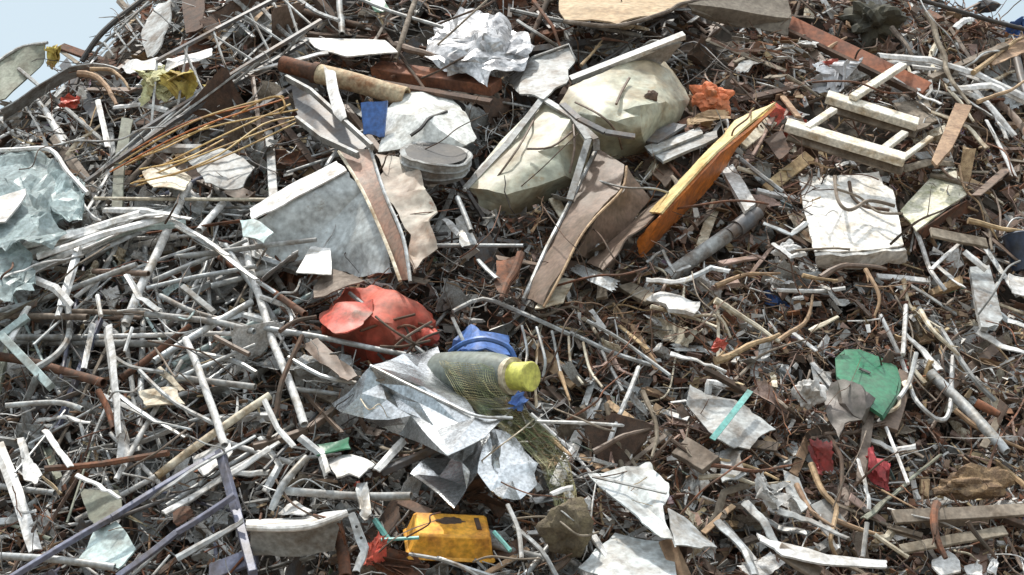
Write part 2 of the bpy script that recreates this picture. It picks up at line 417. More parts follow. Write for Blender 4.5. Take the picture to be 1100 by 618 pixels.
for q in ([(616, 134, .50), (617, 160, .50), (612, 186, .42)], [(576, 124, .40), (556, 160, .50), (524, 204, .32)], [(618, 110, .50), (645, 124, .58), (662, 142, .50), (668, 160, .32)], [(566, 160, .52), (592, 158, .57), (614, 142, .50)]):
    bm = bmesh.new(); add_tube(bm, smooth_path([P(*x) for x in q]), .008, 6); from_bm('seam', bm, 'brown', t)
# bent bar frame over the tank
t = root('steel_bracing', 610, 125, 'bent grey steel frame lying across the pale crushed tank', 'frame')
for q in ([(583, 106, .45), (612, 124, .5), (640, 150, .5), (641, 162, .45)], [(604, 112, .62), (622, 128, .64), (650, 142, .62), (682, 147, .6)], [(583, 106, .45), (545, 155, .42), (500, 203, .35)], [(610, 118, .5), (632, 150, .52), (612, 215, .4)]):
    bm = bmesh.new(); pp = [P(*x) for x in q]
    for x, y in zip(pp, pp[1:]): add_bar(bm, x, y, .045, .018)
    from_bm('bar', bm, 'grey' if q[0][0] != 604 else 'dark grey', t)
t = root('grey_scoop', 585, 85, 'folded light grey metal scoop wedged above the pale crushed tank', 'scoop'); anchor('grey scoop', 583, 80)
sheet('blade', [(547, 88, .2), (572, 63, .3), (611, 49, .32), (618, 66, .3), (606, 92, .45), (585, 106, .48), (556, 102, .4)], [(0, 1, 2, 3, 4, 5, 6)], 'grey', t, .012, 4, .02)
bm = bmesh.new(); add_tube(bm, [P(547, 88, .21), P(572, 62, .31), P(611, 48, .33), P(619, 66, .31)], .012, 6); from_bm('rolled_edge', bm, 'silver', t)
t = root('white_bar', 680, 60, 'long white bar with a torn grey flange above the pale crushed tank', 'bar'); anchor('white flanged bar', 680, 55)
bm = bmesh.new(); add_bar(bm, P(613, 86, .4), P(735, 38, .62), 9*.0062, .04); from_bm('rail', bm, 'white', t)
sheet('flange', [(626, 84, .4), (700, 54, .55), (733, 44, .6), (716, 66, .42), (708, 72, .4), (655, 78, .36)], [(0, 1, 4, 5), (1, 2, 3, 4)], 'grey', t)

# brown folded sheet
t = root('folded_sheet', 640, 240, 'tall brown folded sheet metal with pale torn edge, beside the orange blade', 'sheet metal'); anchor('brown folded sheet', 636, 245)
sheet('ridge_panel', [(642, 158, .38), (672, 179, .46), (667, 204, .46), (640, 232, .50), (622, 256, .52), (604, 292, .50), (584, 328, .44), (564, 321, .30), (588, 268, .30), (618, 208, .34)], [(0, 1, 2, 9), (2, 3, 8, 9), (3, 4, 5, 8), (5, 6, 7, 8)], 'brown', t, .01, 4, .014)
sheet('inner_panel', [(672, 179, .44), (698, 216, .26), (668, 250, .24), (636, 278, .24), (616, 272, .44), (640, 232, .48), (667, 204, .44)], [(0, 1, 2, 6), (2, 5, 6), (2, 3, 4, 5)], 'brown', t, .01, 4, .014)
sheet('flange', [(722, 204, .24), (713, 229, .40), (676, 256, .42), (650, 292, .40), (630, 284, .30), (660, 256, .26), (698, 224, .22)], [(0, 1, 2, 6), (2, 5, 6), (2, 3, 4, 5)], 'brown', t, .01, 4, .014)
bm = bmesh.new(); add_tube(bm, [P(*x) for x in [(642, 157, .39), (617, 208, .36), (586, 268, .32), (562, 322, .32)]], .014, 6); from_bm('torn_edge', bm, 'silver', t)
bm = bmesh.new(); add_tube(bm, smooth_path([P(*x) for x in [(673, 179, .47), (668, 204, .48), (640, 233, .52), (622, 257, .54), (604, 293, .52), (584, 330, .45)]]), .009, 6); from_bm('fold_edge', bm, 'tan', t)
tag(sheet('torn_flap', [(598, 300, .3), (618, 300, .35), (606, 326, .4), (572, 334, .4), (580, 322, .35)], [(0, 1, 2, 3, 4)], 'cream'), 'pale torn flap curling below the foot of the brown folded sheet', 'flap')

# orange blade
t = root('pointed_steel_plate', 765, 195, 'long orange painted metal blade with a sharp pale yellow tip', 'blade'); anchor('orange blade', 765, 190)
sheet('plate', [(832, 113, .46), (790, 156, .42), (778, 178, .32), (752, 210, .26), (712, 250, .22), (685, 276, .20), (684, 258, .30), (710, 230, .50), (770, 164, .54)], [(0, 1, 8), (1, 2, 3, 7, 8), (3, 4, 5, 6, 7)], 'orange', t, .02, 4, .008)
sheet('folded_edge', [(834, 111, .46), (770, 164, .55), (711, 231, .51), (698, 230, .36), (720, 206, .38), (763, 162, .42), (790, 131, .40)], [(0, 1, 5, 6), (1, 2, 3, 4, 5)], mat('orange_lit_edge', (.88, .72, .34), (.62, .38, .12), .25, .5), t, .014, 3, .006)  # sunlit top edge of the orange blade, its light put into the colour
tag(sheet('pointed_plate', [(793, 129, .36), (833, 111, .40), (806, 138, .44), (796, 150, .40)], [(0, 1, 2, 3)], 'yellow rag', None, .01, 2, .004), 'small pale yellow pointed plate at the tip of the orange blade', 'plate')

# bent white hood panel
t = root('bent_hood', 350, 240, 'large bent white sheet metal hood with a copper coloured edge strip', 'panel'); anchor('bent white hood', 345, 235)
hm = mat('hood_paint', (0.60, 0.65, 0.66), (0.22, 0.21, 0.19), 0.22, 0.4, scale=4, spots=(0.30, 0.30, 0.28))
sheet('panel', [(270, 238, .40), (300, 222, .44), (372, 182, .50), (392, 205, .42), (412, 255, .40), (422, 292, .36), (385, 296, .18), (345, 292, .14), (300, 282, .16), (276, 262, .24)], [(0, 1, 8, 9), (1, 2, 3, 7, 8), (3, 4, 6, 7), (4, 5, 6)], hm, t, .01, 4, .02)
sheet('upper_flange', [(268, 226, .36), (310, 200, .40), (362, 174, .44), (374, 183, .52), (300, 223, .46), (271, 240, .42)], [(0, 1, 4, 5), (1, 2, 3, 4)], 'white', t, .01, 3, .01)
sheet('edge_strip', [(366, 163, .40), (398, 162, .46), (412, 208, .50), (432, 256, .52), (440, 302, .46), (431, 302, .40), (416, 262, .44), (390, 206, .46)], [(0, 1, 2, 7), (2, 3, 6, 7), (3, 4, 5, 6)], mat('copper_paint', (.36, .20, .14), (.24, .18, .14), .4, .5), t, .01, 3, .008)
bm = bmesh.new(); add_tube(bm, smooth_path([P(*x) for x in [(364, 163, .41), (390, 206, .47), (415, 262, .46), (430, 302, .46)]]), .012, 6); from_bm('rolled_edge', bm, 'cream', t)
bm = bmesh.new(); add_tube(bm, smooth_path([P(*x) for x in [(398, 161, .47), (413, 207, .52), (433, 255, .54), (441, 303, .52)]]), .012, 6); from_bm('rolled_edge', bm, 'silver', t)
sheet('crumpled_wing', [(402, 164, .44), (446, 178, .48), (460, 196, .52), (465, 226, .54), (458, 262, .52), (448, 292, .50), (440, 300, .48), (433, 255, .46), (414, 208, .46)], [(0, 1, 2, 8), (2, 3, 7, 8), (3, 4, 5, 7), (5, 6, 7)], mat('grubby_cream', (.55, .50, .42), (.30, .20, .14), .4, .6, scale=3, spots=(.22, .12, .08)), t, .01, 5, .03, 5, crumple=.02)
sheet('white_plate', [(334, 264, .24), (356, 267, .26), (357, 296, .40), (318, 292, .38)], [(0, 1, 2, 3)], 'white', t, .006, 2, .006)
tag(sheet('teal_scrap', [(258, 236, .48), (274, 233, .52), (296, 252, .54), (286, 262, .54), (262, 254, .50)], [(0, 1, 2, 3, 4)], 'pale teal'), 'small pale teal scrap of sheet under the corner of the bent white hood', 'scrap')

# dented enamel basin on a grey drum
t = root('washing_drum', 465, 165, 'dented white enamel casing with black crack on a grey ribbed drum', 'drum'); anchor('white enamel drum', 460, 140)
cs = sheet('casing', [(408, 164, .34), (412, 122, .34), (428, 104, .32), (456, 96, .30), (482, 103, .32), (500, 124, .36), (514, 152, .36), (500, 160, .38), (452, 162, .42), (455, 126, .54)], [(0, 1, 9, 8), (1, 2, 3, 9), (3, 4, 5, 9), (5, 6, 7, 9), (7, 8, 9)], mat('chipped_enamel', (.74, .76, .73), (.30, .27, .22), .2, .3, scale=6), t, .012, 5, .022, 4)
bm = bmesh.new(); add_tube(bm, smooth_path([P(*x) for x in [(441, 146, .50), (452, 138, .53), (460, 128, .54), (470, 124, .46), (480, 120, .42)]]), .012, 5, rads=None); from_bm('crack', bm, 'black', cs)
c0 = P(468, 164, .50); s = mpp(c0); ax = Vector((.08, -math.sin(R(34)), math.cos(R(34)))).normalized(); c1 = c0 - ax * .15
bm = lathe_bm(c0, c1, [(.3, 1*s), (.3, 30*s), (.05, 34*s), (0, 38*s), (.05, 40*s), (.12, 38*s), (.34, 38*s), (.4, 40*s), (.46, 38*s), (.7, 37*s), (.76, 39*s), (.82, 36*s), (1, 33*s)], 32, .022, 5); o = from_bm('barrel', bm, 'grey', t)
bm = lathe_bm(c0 - ax*.012, c0 - ax*.004, [(0, 5*s), (0, 33*s), (1, 34*s)], 28, .003); from_bm('lid', bm, 'black', o)  # black disc added for the dark inside of the drum's opening
keep_clear([(430, 150), (510, 150), (510, 200), (435, 200)])

# slab of foam
t = root('foam_slab', 915, 230, 'thick dirty white foam slab with ragged edges among brown brush', 'foam slab'); anchor('white foam slab', 915, 230)
fm = mat('foam', (.82, .80, .76), (.50, .42, .30), .16, .9, scale=5, bump=.8)
sheet('block', [(856, 187, .16), (900, 190, .18), (944, 186, .18), (950, 200, .2), (960, 206, .22), (971, 266, .34), (920, 272, .36), (874, 272, .36), (864, 230, .26)], [(0, 1, 7, 8), (1, 2, 3, 4, 5, 6, 7)], fm, t, .012, 6, .007, 16, smooth=50, crumple=0)
sheet('edge', [(874, 271, .37), (920, 271, .37), (972, 265, .35), (973, 279, .22), (920, 287, .22), (877, 285, .22)], [(0, 1, 4, 5), (1, 2, 3, 4)], fm, t, .02, 6, .016, 16, smooth=50, crumple=0)
t = root('small_board', 1005, 215, 'small cream board with mossy streaks and a brown side, by the foam slab', 'panel'); anchor('small cream panel', 1000, 218)
sheet('face', [(966, 228, .26), (1000, 192, .22), (1026, 180, .22), (1038, 211, .32), (984, 250, .38)], [(0, 1, 2, 3, 4)], mat('mossy_cream', (.66, .63, .52), (.30, .30, .17), .35, .7, scale=8), t, .012, 3, .006)
sheet('side', [(985, 250, .38), (1038, 212, .32), (1046, 226, .2), (1010, 240, .22), (992, 256, .24)], [(0, 1, 2, 3, 4)], 'rusty', t, .01, 3, .01)

# green plastic lid
t = root('plastic_disc', 930, 412, 'round dark green plastic lid with a slot, half bent over', 'lid'); anchor('green plastic lid', 930, 410)
gd = sheet('disc', [(897, 388, .26), (906, 379, .25), (922, 378, .25), (945, 387, .26), (961, 396, .27), (964, 410, .30), (961, 426, .34), (946, 449, .40), (933, 440, .42), (917, 424, .40), (899, 408, .32)], [(0, 1, 2, 10), (2, 3, 9, 10), (3, 4, 5, 9), (5, 6, 8, 9), (6, 7, 8)], 'green', t, .02, 4, .006, 3, crumple=0, ragged=0)
bm = bmesh.new(); add_bar(bm, P(923, 396, .345), P(935, 401, .355), .016, .006); from_bm('slot', bm, 'black', gd)
bm = bmesh.new(); add_tube(bm, smooth_path([P(*x) for x in [(962, 396, .28), (966, 412, .31), (962, 428, .34), (947, 450, .39)]]), .012, 6); from_bm('rim', bm, 'green', gd)
tag(sheet('torn_bag', [(893, 412, .4), (912, 408, .5), (930, 420, .46), (936, 442, .38), (912, 452, .42), (896, 472, .4), (888, 450, .36)], [(0, 1, 2, 3, 4), (4, 5, 6, 0)], mat('dull_plastic', (.20, .17, .155), (.09, .085, .07), .4, .5), None, .006, 4, .04, 5), 'dull brown torn sack folded over the front of the green plastic lid', 'sack')

# red barrel
t = root('red_barrel', 405, 352, 'crumpled bright red plastic barrel half buried above the galvanised sheet', 'barrel'); anchor('crumpled red barrel', 400, 345)
a, b = P(350, 350, .12), P(462, 358, .16); s = mpp(a)
bm = lathe_bm(a, b, dense([(-.02, 1*s), (0, 30*s), (.12, 40*s), (.3, 39*s), (.5, 43*s), (.7, 40*s), (.9, 35*s), (1.02, 22*s), (1.04, 2*s)], 5), 40, .11, 3.2)
for v in bm.verts: v.co += noise.noise_vector(v.co * 11) * .016
from_bm('shell', bm, mat('sunburnt_red', (.74, .125, .075), (.46, .15, .10), .34, .65, scale=4), t, 34)
keep_clear([(345, 338), (400, 310), (430, 318), (440, 350), (420, 372), (385, 385), (355, 372)])
sheet('torn_flap', [(342, 338, .3), (372, 326, .36), (402, 322, .40), (392, 346, .44), (372, 362, .46), (350, 356, .4)], [(0, 1, 2, 3, 4, 5)], 'red', t, .008, 4, .03)
bm = lathe_bm(P(455, 362, .22), P(468, 362, .3), [(0, 10*s), (.6, 9.5*s), (1, 4*s)], 14, .01); from_bm('bung', bm, 'red', t)

# gas bottle with a yellow cap, blue tub
t = root('grey_bottle', 520, 402, 'grey green bottle with pale yellow cap, wrapped in green netting', 'bottle'); anchor('bottle with yellow cap', 530, 400)
a, b = P(466, 402, .26), P(548, 404, .52); s = mpp(b)
bm = lathe_bm(a, b, dense([(0, 2*s), (.01, 18*s), (.1, 25*s), (.75, 25.5*s), (.9, 23*s), (1.0, 19*s), (1.01, 10*s)], 3), 32, .012)
from_bm('body', bm, mat('bottle_paint', (.17, .20, .19), (.11, .13, .10), .4, .55), t)
ax = (b - a).normalized()
bm = lathe_bm(b - ax*.01, b + ax*.03, [(0, 20*s), (1, 20.5*s), (1, 15*s)], 28); co = from_bm('collar', bm, 'cream', t)
bm = lathe_bm(b + ax*.028, b + ax*.155, [(0, 15.5*s), (.25, 15*s), (.95, 16.2*s), (1, 15*s), (1, .5*s)], 28); from_bm('cap', bm, mat('cap_yellow', (.80, .79, .16), (.5, .45, .12), .12, .4), co)
keep_clear([(470, 378), (550, 378), (580, 392), (580, 422), (550, 432), (475, 428)])
t = root('blue_tub', 515, 368, 'crushed blue plastic tub sitting behind the bottle with yellow cap', 'tub'); anchor('blue tub', 515, 366)
sheet('wall', [(484, 376, .2), (494, 356, .24), (508, 350, .26), (516, 358, .28), (545, 362, .26), (552, 384, .30), (530, 380, .36), (506, 380, .38)], [(0, 1, 2, 7), (2, 3, 6, 7), (3, 4, 5, 6)], 'blue', t, .01, 3, .025)
bm = bmesh.new(); add_tube(bm, smooth_path([P(*x) for x in [(484, 378, .24), (500, 368, .40), (522, 364, .44), (545, 372, .40), (553, 386, .34)]]), .017, 7); from_bm('rim', bm, 'blue', t)
wad('blue_rag', 556, 431, 0.54, 22, 20, 'blue', 'scrap of blue plastic poking out under the yellow bottle cap', 'scrap', seed=3, sub=3)

# green netting over the bottle and down the slope
bm = bmesh.new()
A = [(472, 388), (478, 400), (492, 424), (520, 448), (552, 470), (580, 498), (592, 530), (600, 556)]
B = [(540, 394), (548, 420), (562, 436), (580, 456), (600, 474), (612, 496), (618, 522), (622, 550)]
NI, NJ = 28, 52
def netp(i, j):
    f = j / NJ * (len(A) - 1); k = min(int(f), len(A) - 2); f -= k; g = i / NI
    ax_, ay_ = A[k][0]+(A[k+1][0]-A[k][0])*f, A[k][1]+(A[k+1][1]-A[k][1])*f
    bx_, by_ = B[k][0]+(B[k+1][0]-B[k][0])*f, B[k][1]+(B[k+1][1]-B[k][1])*f
    px, py = ax_+(bx_-ax_)*g, ay_+(by_-ay_)*g
    w = j / NJ
    return P(px + 2.2*n1(i*.3, j*.3), py + 2.2*n1(i*.3, j*.3, 4), .50 + .10*n1(g*5, w*6, 9) + .20*math.sin(math.pi*g) * max(0, 1 - w*2.4) - .14*w + .015*n1(i*.7, j*.5, 2))
for i in range(NI + 1): add_tube(bm, [netp(i, j) for j in range(0, NJ + 1, 2)], .0013, 3)
for j in range(NJ + 1): add_tube(bm, [netp(i, j) for i in range(0, NI + 1, 2)], .0013, 3)
o = from_bm('green_netting', bm, mat('net_green', (.20, .27, .13), (.34, .29, .15), .45, .8), None, None)
tag(o, 'tattered green netting trailing from the bottle with yellow cap down the slope', 'netting')

# crushed galvanised sheet
t = root('galvanised_sheet', 470, 450, 'crushed shiny galvanised sheet with sharp folds, below the crumpled red barrel', 'sheet metal'); anchor('crushed galvanised sheet', 455, 440)
sheet('upper_fold', [(356, 436, .26), (399, 394, .52), (436, 382, .42), (474, 375, .30), (484, 418, .40), (512, 447, .60), (386, 451, .36), (440, 447, .46), (482, 494, .68), (470, 464, .52), (430, 470, .30), (549, 449, .52), (424, 424, .40)], [(1, 2, 3, 4), (1, 4, 5), (1, 5, 9, 12), (0, 1, 6), (1, 12, 7, 6), (12, 9, 7), (7, 9, 8), (9, 5, 8), (6, 7, 10), (7, 8, 10), (5, 11, 8)], 'galvanised', t, .006, 4, .006, 4, smooth=14, crumple=.012)
bm = bmesh.new(); add_tube(bm, smooth_path([P(*x) for x in [(398, 393, .53), (440, 414, .56), (478, 432, .59), (513, 447, .61), (550, 449, .53)]]), .009, 6); from_bm('ridge', bm, 'silver', t)
sheet('lower_fold', [(438, 506, .34), (470, 490, .28), (500, 478, .42), (536, 460, .46), (556, 470, .40), (580, 500, .36), (578, 524, .34), (540, 536, .42), (512, 512, .42), (487, 545, .56), (498, 500, .38)], [(0, 1, 10, 9), (1, 2, 10), (2, 3, 8, 10), (3, 4, 5, 8), (5, 6, 7, 8), (10, 8, 9)], 'galvanised', t, .006, 4, .010, 4, smooth=14, crumple=.013)
tag(sheet('curled_strip', [(518, 446, .5), (528, 448, .52), (540, 480, .5), (536, 504, .44), (528, 500, .42), (530, 478, .48)], [(0, 1, 2, 5), (2, 3, 4, 5)], 'galvanised'), 'curled grey strip standing on the crushed galvanised sheet', 'strip')

# yellow box
t = root('yellow_box', 486, 572, 'yellow plastic box with a dark rusty hole in its top', 'box'); anchor('yellow plastic box', 486, 570)
c = P(484, 575, .28); s = mpp(c)
def tub_bm(w0, d0, w1, d1, h, skew=0.0):
    bm = bmesh.new()
    lo = [bm.verts.new((x*w0/2, y*d0/2, 0)) for x, y in ((-1, -1), (1, -1), (1, 1), (-1, 1))]
    hi = [bm.verts.new((x*w1/2+skew, y*d1/2, h)) for x, y in ((-1, -1), (1, -1), (1, 1), (-1, 1))]
    for k in range(4): bm.faces.new((lo[k], lo[(k+1) % 4], hi[(k+1) % 4], hi[k]))
    top = bm.faces.new(hi); bot = bm.faces.new(lo); bevel(bm, .012)
    return bm
Q = Matrix.Translation(c) @ Matrix.Rotation(R(3), 4, 'Y') @ Matrix.Rotation(R(12), 4, 'Z') @ Matrix.Rotation(R(33), 4, 'X')
bm = tub_bm(90*s, 50*s, 78*s, 42*s, 28*s); bmesh.ops.translate(bm, verts=bm.verts, vec=(0, 0, -14*s)); bmesh.ops.transform(bm, matrix=Q, verts=bm.verts); yb = from_bm('body', bm, 'yellow', t)
bm = tub_bm(95*s, 55*s, 94*s, 54*s, 5*s); bmesh.ops.translate(bm, verts=bm.verts, vec=(0, 0, -16*s)); bmesh.ops.transform(bm, matrix=Q, verts=bm.verts); from_bm('lip', bm, 'yellow', t)
bm = facet_bm(Vector((-2*s, 6*s, 14*s)), 18*s, 8*s, 1.6*s, .5, 12, 3); bmesh.ops.transform(bm, matrix=Q, verts=bm.verts); from_bm('hole', bm, 'dark rusty', yb)
bm = bmesh.new(); add_bar(bm, Vector((27*s, 12*s, 14.4*s)), Vector((28*s, -8*s, 14.4*s)), 5*s, .008, face=Vector((0, 0, 1))); bmesh.ops.transform(bm, matrix=Q, verts=bm.verts); from_bm('slot', bm, 'dark rusty', yb)
keep_clear([(438, 546), (535, 546), (535, 598), (438, 598)])

# white channel bin and copper pipe
t = root('white_channel', 320, 575, 'wide white metal channel with curled rim and shade-grey front, beside the copper pipe', 'channel'); anchor('white metal channel', 320, 575)
sheet('front', [(268, 567, .58), (330, 565, .60), (368, 556, .60), (358, 592, .42), (310, 598, .40), (270, 597, .38)], [(0, 1, 4, 5), (1, 2, 3, 4)], 'grey', t, .008, 3, .008)  # the white front's shade is put into its grey colour
sheet('floor', [(262, 558, .30), (330, 554, .30), (372, 548, .32), (368, 556, .61), (330, 564, .61), (266, 566, .59)], [(0, 1, 4, 5), (1, 2, 3, 4)], 'white', t, .008, 3, .008)
bm = bmesh.new(); add_tube(bm, smooth_path([P(*x) for x in [(266, 567, .60), (300, 568, .62), (335, 565, .63), (373, 551, .62)]]), .017, 8); from_bm('rim', bm, 'white', t)
t = root('punched_bracket', 388, 575, 'white punched metal bracket standing beside the copper pipe', 'bracket')
sp = sheet('strip', [(372, 552, .56), (382, 550, .56), (398, 590, .5), (386, 618, .46), (378, 616, .46), (388, 592, .48)], [(0, 1, 2, 5), (2, 3, 4, 5)], 'silver', t, .01, 2, .004)
for q in ((383, 566, .565), (388, 578, .545)):
    bm = bmesh.new(); add_tube(bm, [P(*q), P(q[0], q[1], q[2] + .012)], .008, 8); from_bm('hole', bm, 'black', sp)

# red scraps etc
wad('red_rag', 404, 590, 0.34, 26, 34, 'red', 'crumpled red rag between the copper pipe and the yellow plastic box', 'rag', seed=5)
wad('rusty_grille', 428, 606, 0.28, 60, 34, 'rusty', 'clump of rusty tangled metal under the yellow plastic box', 'metal clump', amp=.9, seed=8, freq=4)

# rust beams
t = root('rust_slab', 470, 88, 'thick rust-brown steel slab lying above the white enamel drum', 'steel slab'); anchor('rust-brown slab', 475, 85)
bm = bmesh.new(); rr = add_bar(bm, P(404, 74, .20), P(533, 94, .34), 24*.0066, .085, nseg=8, roll=-.15); bevel(bm, .006)
for v in bm.verts: v.co += noise.noise_vector(v.co * 3) * .014
from_bm('plate', bm, mat('bright_rust', (.34, .125, .06), (.16, .06, .035), .45, .8, scale=7), t)
bm = bmesh.new(); add_bar(bm, P(412, 90, .33), P(528, 110, .42), 7*.0066, .03); from_bm('flange', bm, 'dark rusty', t); keep_clear([(404, 66), (440, 62), (540, 90), (535, 112), (410, 90)])
t = root('rust_beam', 920, 62, 'long flat rust-red beam sloping down behind the pale timber frame', 'beam'); anchor('long rust-red beam', 920, 60)
bm = bmesh.new(); add_bar(bm, P(846, 24, .26), P(996, 96, .34), 20*.0068, .03, roll=.35, nseg=6); bevel(bm, .004); from_bm('web', bm, mat('red_oxide', (.34, .115, .055), (.17, .065, .04), .35, .75, scale=5), t)
bm = bmesh.new(); add_bar(bm, P(846, 34, .28), P(984, 101, .36), 4*.0068, .06, roll=.35); from_bm('flange', bm, 'dark rusty', t); keep_clear([(846, 16), (862, 16), (1000, 88), (985, 106), (846, 38)])

# timber frame
t = root('timber_lattice', 915, 140, 'broken pale cream timber frame of nailed planks above the foam slab', 'timber frame'); anchor('pale timber frame', 910, 140)
FRM = mat('whitewashed_timber', (.80, .76, .66), (.46, .34, .2), .24, .7, scale=7)
for x0, y0, x1, y1, w, th, o0, o1 in ((888, 104, 986, 134, 12, .06, .42, .44), (844, 134, 972, 172, 12, .06, .44, .46), (970, 70, 916, 105, 9, .04, .42, .48), (896, 118, 866, 138, 8, .035, .44, .46), (972, 143, 946, 163, 8, .035, .42, .44), (1000, 148, 962, 176, 6, .03, .38, .44)):
    bm = bmesh.new(); add_bar(bm, P(x0, y0, o0), P(x1, y1, o1), w*.0066*(1.45 if th > .05 else 1.1), th, nseg=3, face=Vector((0, -.9, 1))); bevel(bm, .005); from_bm('plank', bm, FRM, t)
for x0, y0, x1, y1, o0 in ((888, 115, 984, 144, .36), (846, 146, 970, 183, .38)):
    bm = bmesh.new(); add_bar(bm, P(x0, y0, o0), P(x1, y1, o0), .075, .03, nseg=3, face=Vector((0, -1, .1))); bevel(bm, .004); from_bm('shaded_front', bm, 'weathered', t)  # added boards: brown wood, with the rails' front shade in their dark colour
keep_clear([(844, 128), (890, 98), (985, 128), (975, 178)])
# cardboard sheet at the top
t = root('tan_board', 720, 15, 'large tan cardboard sheet at the top of the heap, shaded grey at one end', 'cardboard sheet'); anchor('tan cardboard sheet', 700, 12)
sheet('panel', [(598, -2, .30), (745, -12, .22), (742, 2, .34), (716, 12, .46), (662, 27, .58), (606, 22, .52)], [(0, 1, 2, 3, 4, 5)], mat('cardboard', (.52, .40, .26), (.36, .25, .15), .35, .85, scale=4), t, .012, 5, .03, 3)
sheet('folded_end', [(735, 6, .42), (845, -6, .40), (849, 20, .36), (846, 39, .28), (800, 31, .24), (742, 13, .36)], [(0, 1, 2, 3, 4, 5)], mat('shaded_cardboard', (.24, .21, .17), (.15, .125, .10), .4, .85), t, .012, 4, .02, 3)  # this end's shade is put into a darker cardboard colour
bm = bmesh.new(); add_tube(bm, smooth_path([P(*x) for x in [(606, 23, .53), (662, 28, .59), (716, 13, .48), (742, 2, .40), (846, -8, .41)]]), .016, 7); from_bm('edge_batten', bm, 'weathered', t)
# white panel top
tag(sheet('flat_sheet', [(326, 42, .24), (414, 44, .26), (429, 57, .38), (372, 62, .40), (342, 55, .36)], [(0, 1, 2, 3, 4)], 'white', None, .01, 3, .006), 'flat white metal panel lying above the cream roll', 'panel'); anchor('flat white panel', 375, 50)
t = root('cream_roll', 392, 92, 'rusty cream cardboard tube with a hollow dark end', 'tube'); anchor('rusty cream tube', 392, 92)
a, b = P(338, 78, .40), P(436, 104, .36); bm = bmesh.new(); add_tube(bm, [a.lerp(b, k/8) for k in range(9)], 11*mpp(a), 20, True)
for v in bm.verts: v.co += noise.noise_vector(v.co * 3) * .012
from_bm('shell', bm, mat('stained_cream', (.60, .50, .33), (.30, .16, .08), .42, .8, scale=7), t); bm = bmesh.new(); add_tube(bm, [a.lerp(b, -.01), a.lerp(b, .05)], 12*mpp(a), 20, True); from_bm('end_ring', bm, 'rusty', t); keep_clear([(335, 66), (440, 94), (436, 116), (335, 90)])
# dark channel
t = root('dark_channel', 352, 125, 'dark grey steel channel with pale flanges slanting beside the white enamel drum', 'channel'); anchor('dark steel channel', 352, 128)
sheet('web', [(312, 88, .30), (332, 97, .34), (398, 156, .40), (384, 166, .42), (346, 148, .38), (320, 128, .32)], [(0, 1, 5), (1, 2, 3, 4, 5)], 'dark grey', t, .01, 2, .006)
for q in ([(308, 84, .4), (334, 98, .46), (400, 158, .52)], [(319, 128, .4), (346, 149, .46), (385, 167, .5)]):
    bm = bmesh.new(); pp = [P(*x) for x in q]
    for x, y in zip(pp, pp[1:]): add_bar(bm, x, y, .022, .05)
    from_bm('flange', bm, 'grey', t)
tag(sheet('blue_crate_side', [(386, 110, .50), (418, 108, .52), (414, 150, .34), (392, 146, .34)], [(0, 1, 2, 3)], 'blue', None, .02, 3, .012), 'piece of a blue plastic crate tucked between dark channel and white enamel drum', 'crate')
tag(sheet('torn_white_strip', [(346, 72, .5), (358, 78, .52), (372, 128, .52), (368, 133, .5), (358, 122, .5)], [(0, 1, 2, 3, 4)], 'white'), 'torn white strip hanging across the rusty cream tube', 'strip')
FOIL = mat('foil', (.70, .71, .73), (.14, .14, .15), .34, .30, .4, scale=7)
tag(sheet('silver_foil', [(456, 44, .32), (470, 24, .32), (500, 16, .32), (540, 18, .34), (566, 36, .36), (574, 62, .40), (556, 82, .42), (524, 88, .42), (490, 80, .42), (464, 66, .38), (500, 42, .50), (536, 46, .48), (516, 66, .50)], [(0, 1, 10, 9), (1, 2, 10), (2, 3, 11, 10), (3, 4, 11), (4, 5, 12, 11), (5, 6, 7, 12), (7, 8, 12), (8, 9, 10, 12), (10, 11, 12)], FOIL, None, .006, 6, .045, 8, smooth=16, crumple=.038), 'big crumpled wad of silver and white foil at the top', 'foil'); anchor('crumpled foil', 512, 50)
# skyline left
t = root('olive_sheet', 25, 80, 'olive grey metal sheet standing against the sky', 'sheet metal'); anchor('olive sheet on the skyline', 25, 80)
sheet('panel', [(-30, 120, .1), (-24, 84, .2), (18, 54, .2), (50, 47, .22), (44, 74, .12), (6, 108, .1)], [(0, 1, 2, 5), (2, 3, 4, 5)], 'olive', t, .012, 3, .015)
bm = bmesh.new(); add_tube(bm, smooth_path([P(*x) for x in [(-24, 83, .22), (18, 53, .22), (51, 46, .24)]]), .014, 6); from_bm('rolled_edge', bm, 'silver', t)
wad('yellow_rag', 58, 62, 0.28, 18, 26, 'yellow rag', 'small yellow rag caught on the edge of the olive sheet', 'rag', seed=2)
wad('pale_yellow_wad', 168, 92, 0.38, 40, 46, mat('sage_cloth', (.62, .62, .36), (.42, .38, .2), .35, .85), 'pale greenish yellow wad of cloth under white torn strips', 'cloth', seed=4, smooth=14)
wad('bright_yellow_rag', 192, 92, 0.42, 44, 30, 'yellow rag', 'bright yellow crumpled rag beside the pale greenish wad of cloth', 'rag', seed=6, smooth=14, amp=.6); anchor('bright yellow rag', 192, 92)
wad('yellow_shred', 232, 96, 0.36, 26, 12, 'yellow rag', 'small flat yellow shred behind the dark lattice', 'rag', seed=16)
wad('red_cloth', 76, 110, 0.34, 22, 16, 'red', 'small red cloth under the curved grey gutter', 'cloth', seed=7)
wad('white_cup', 89, 101, 0.38, 12, 14, 'white', 'small white crumpled cup beside the red cloth', 'cup', seed=9, sub=3)
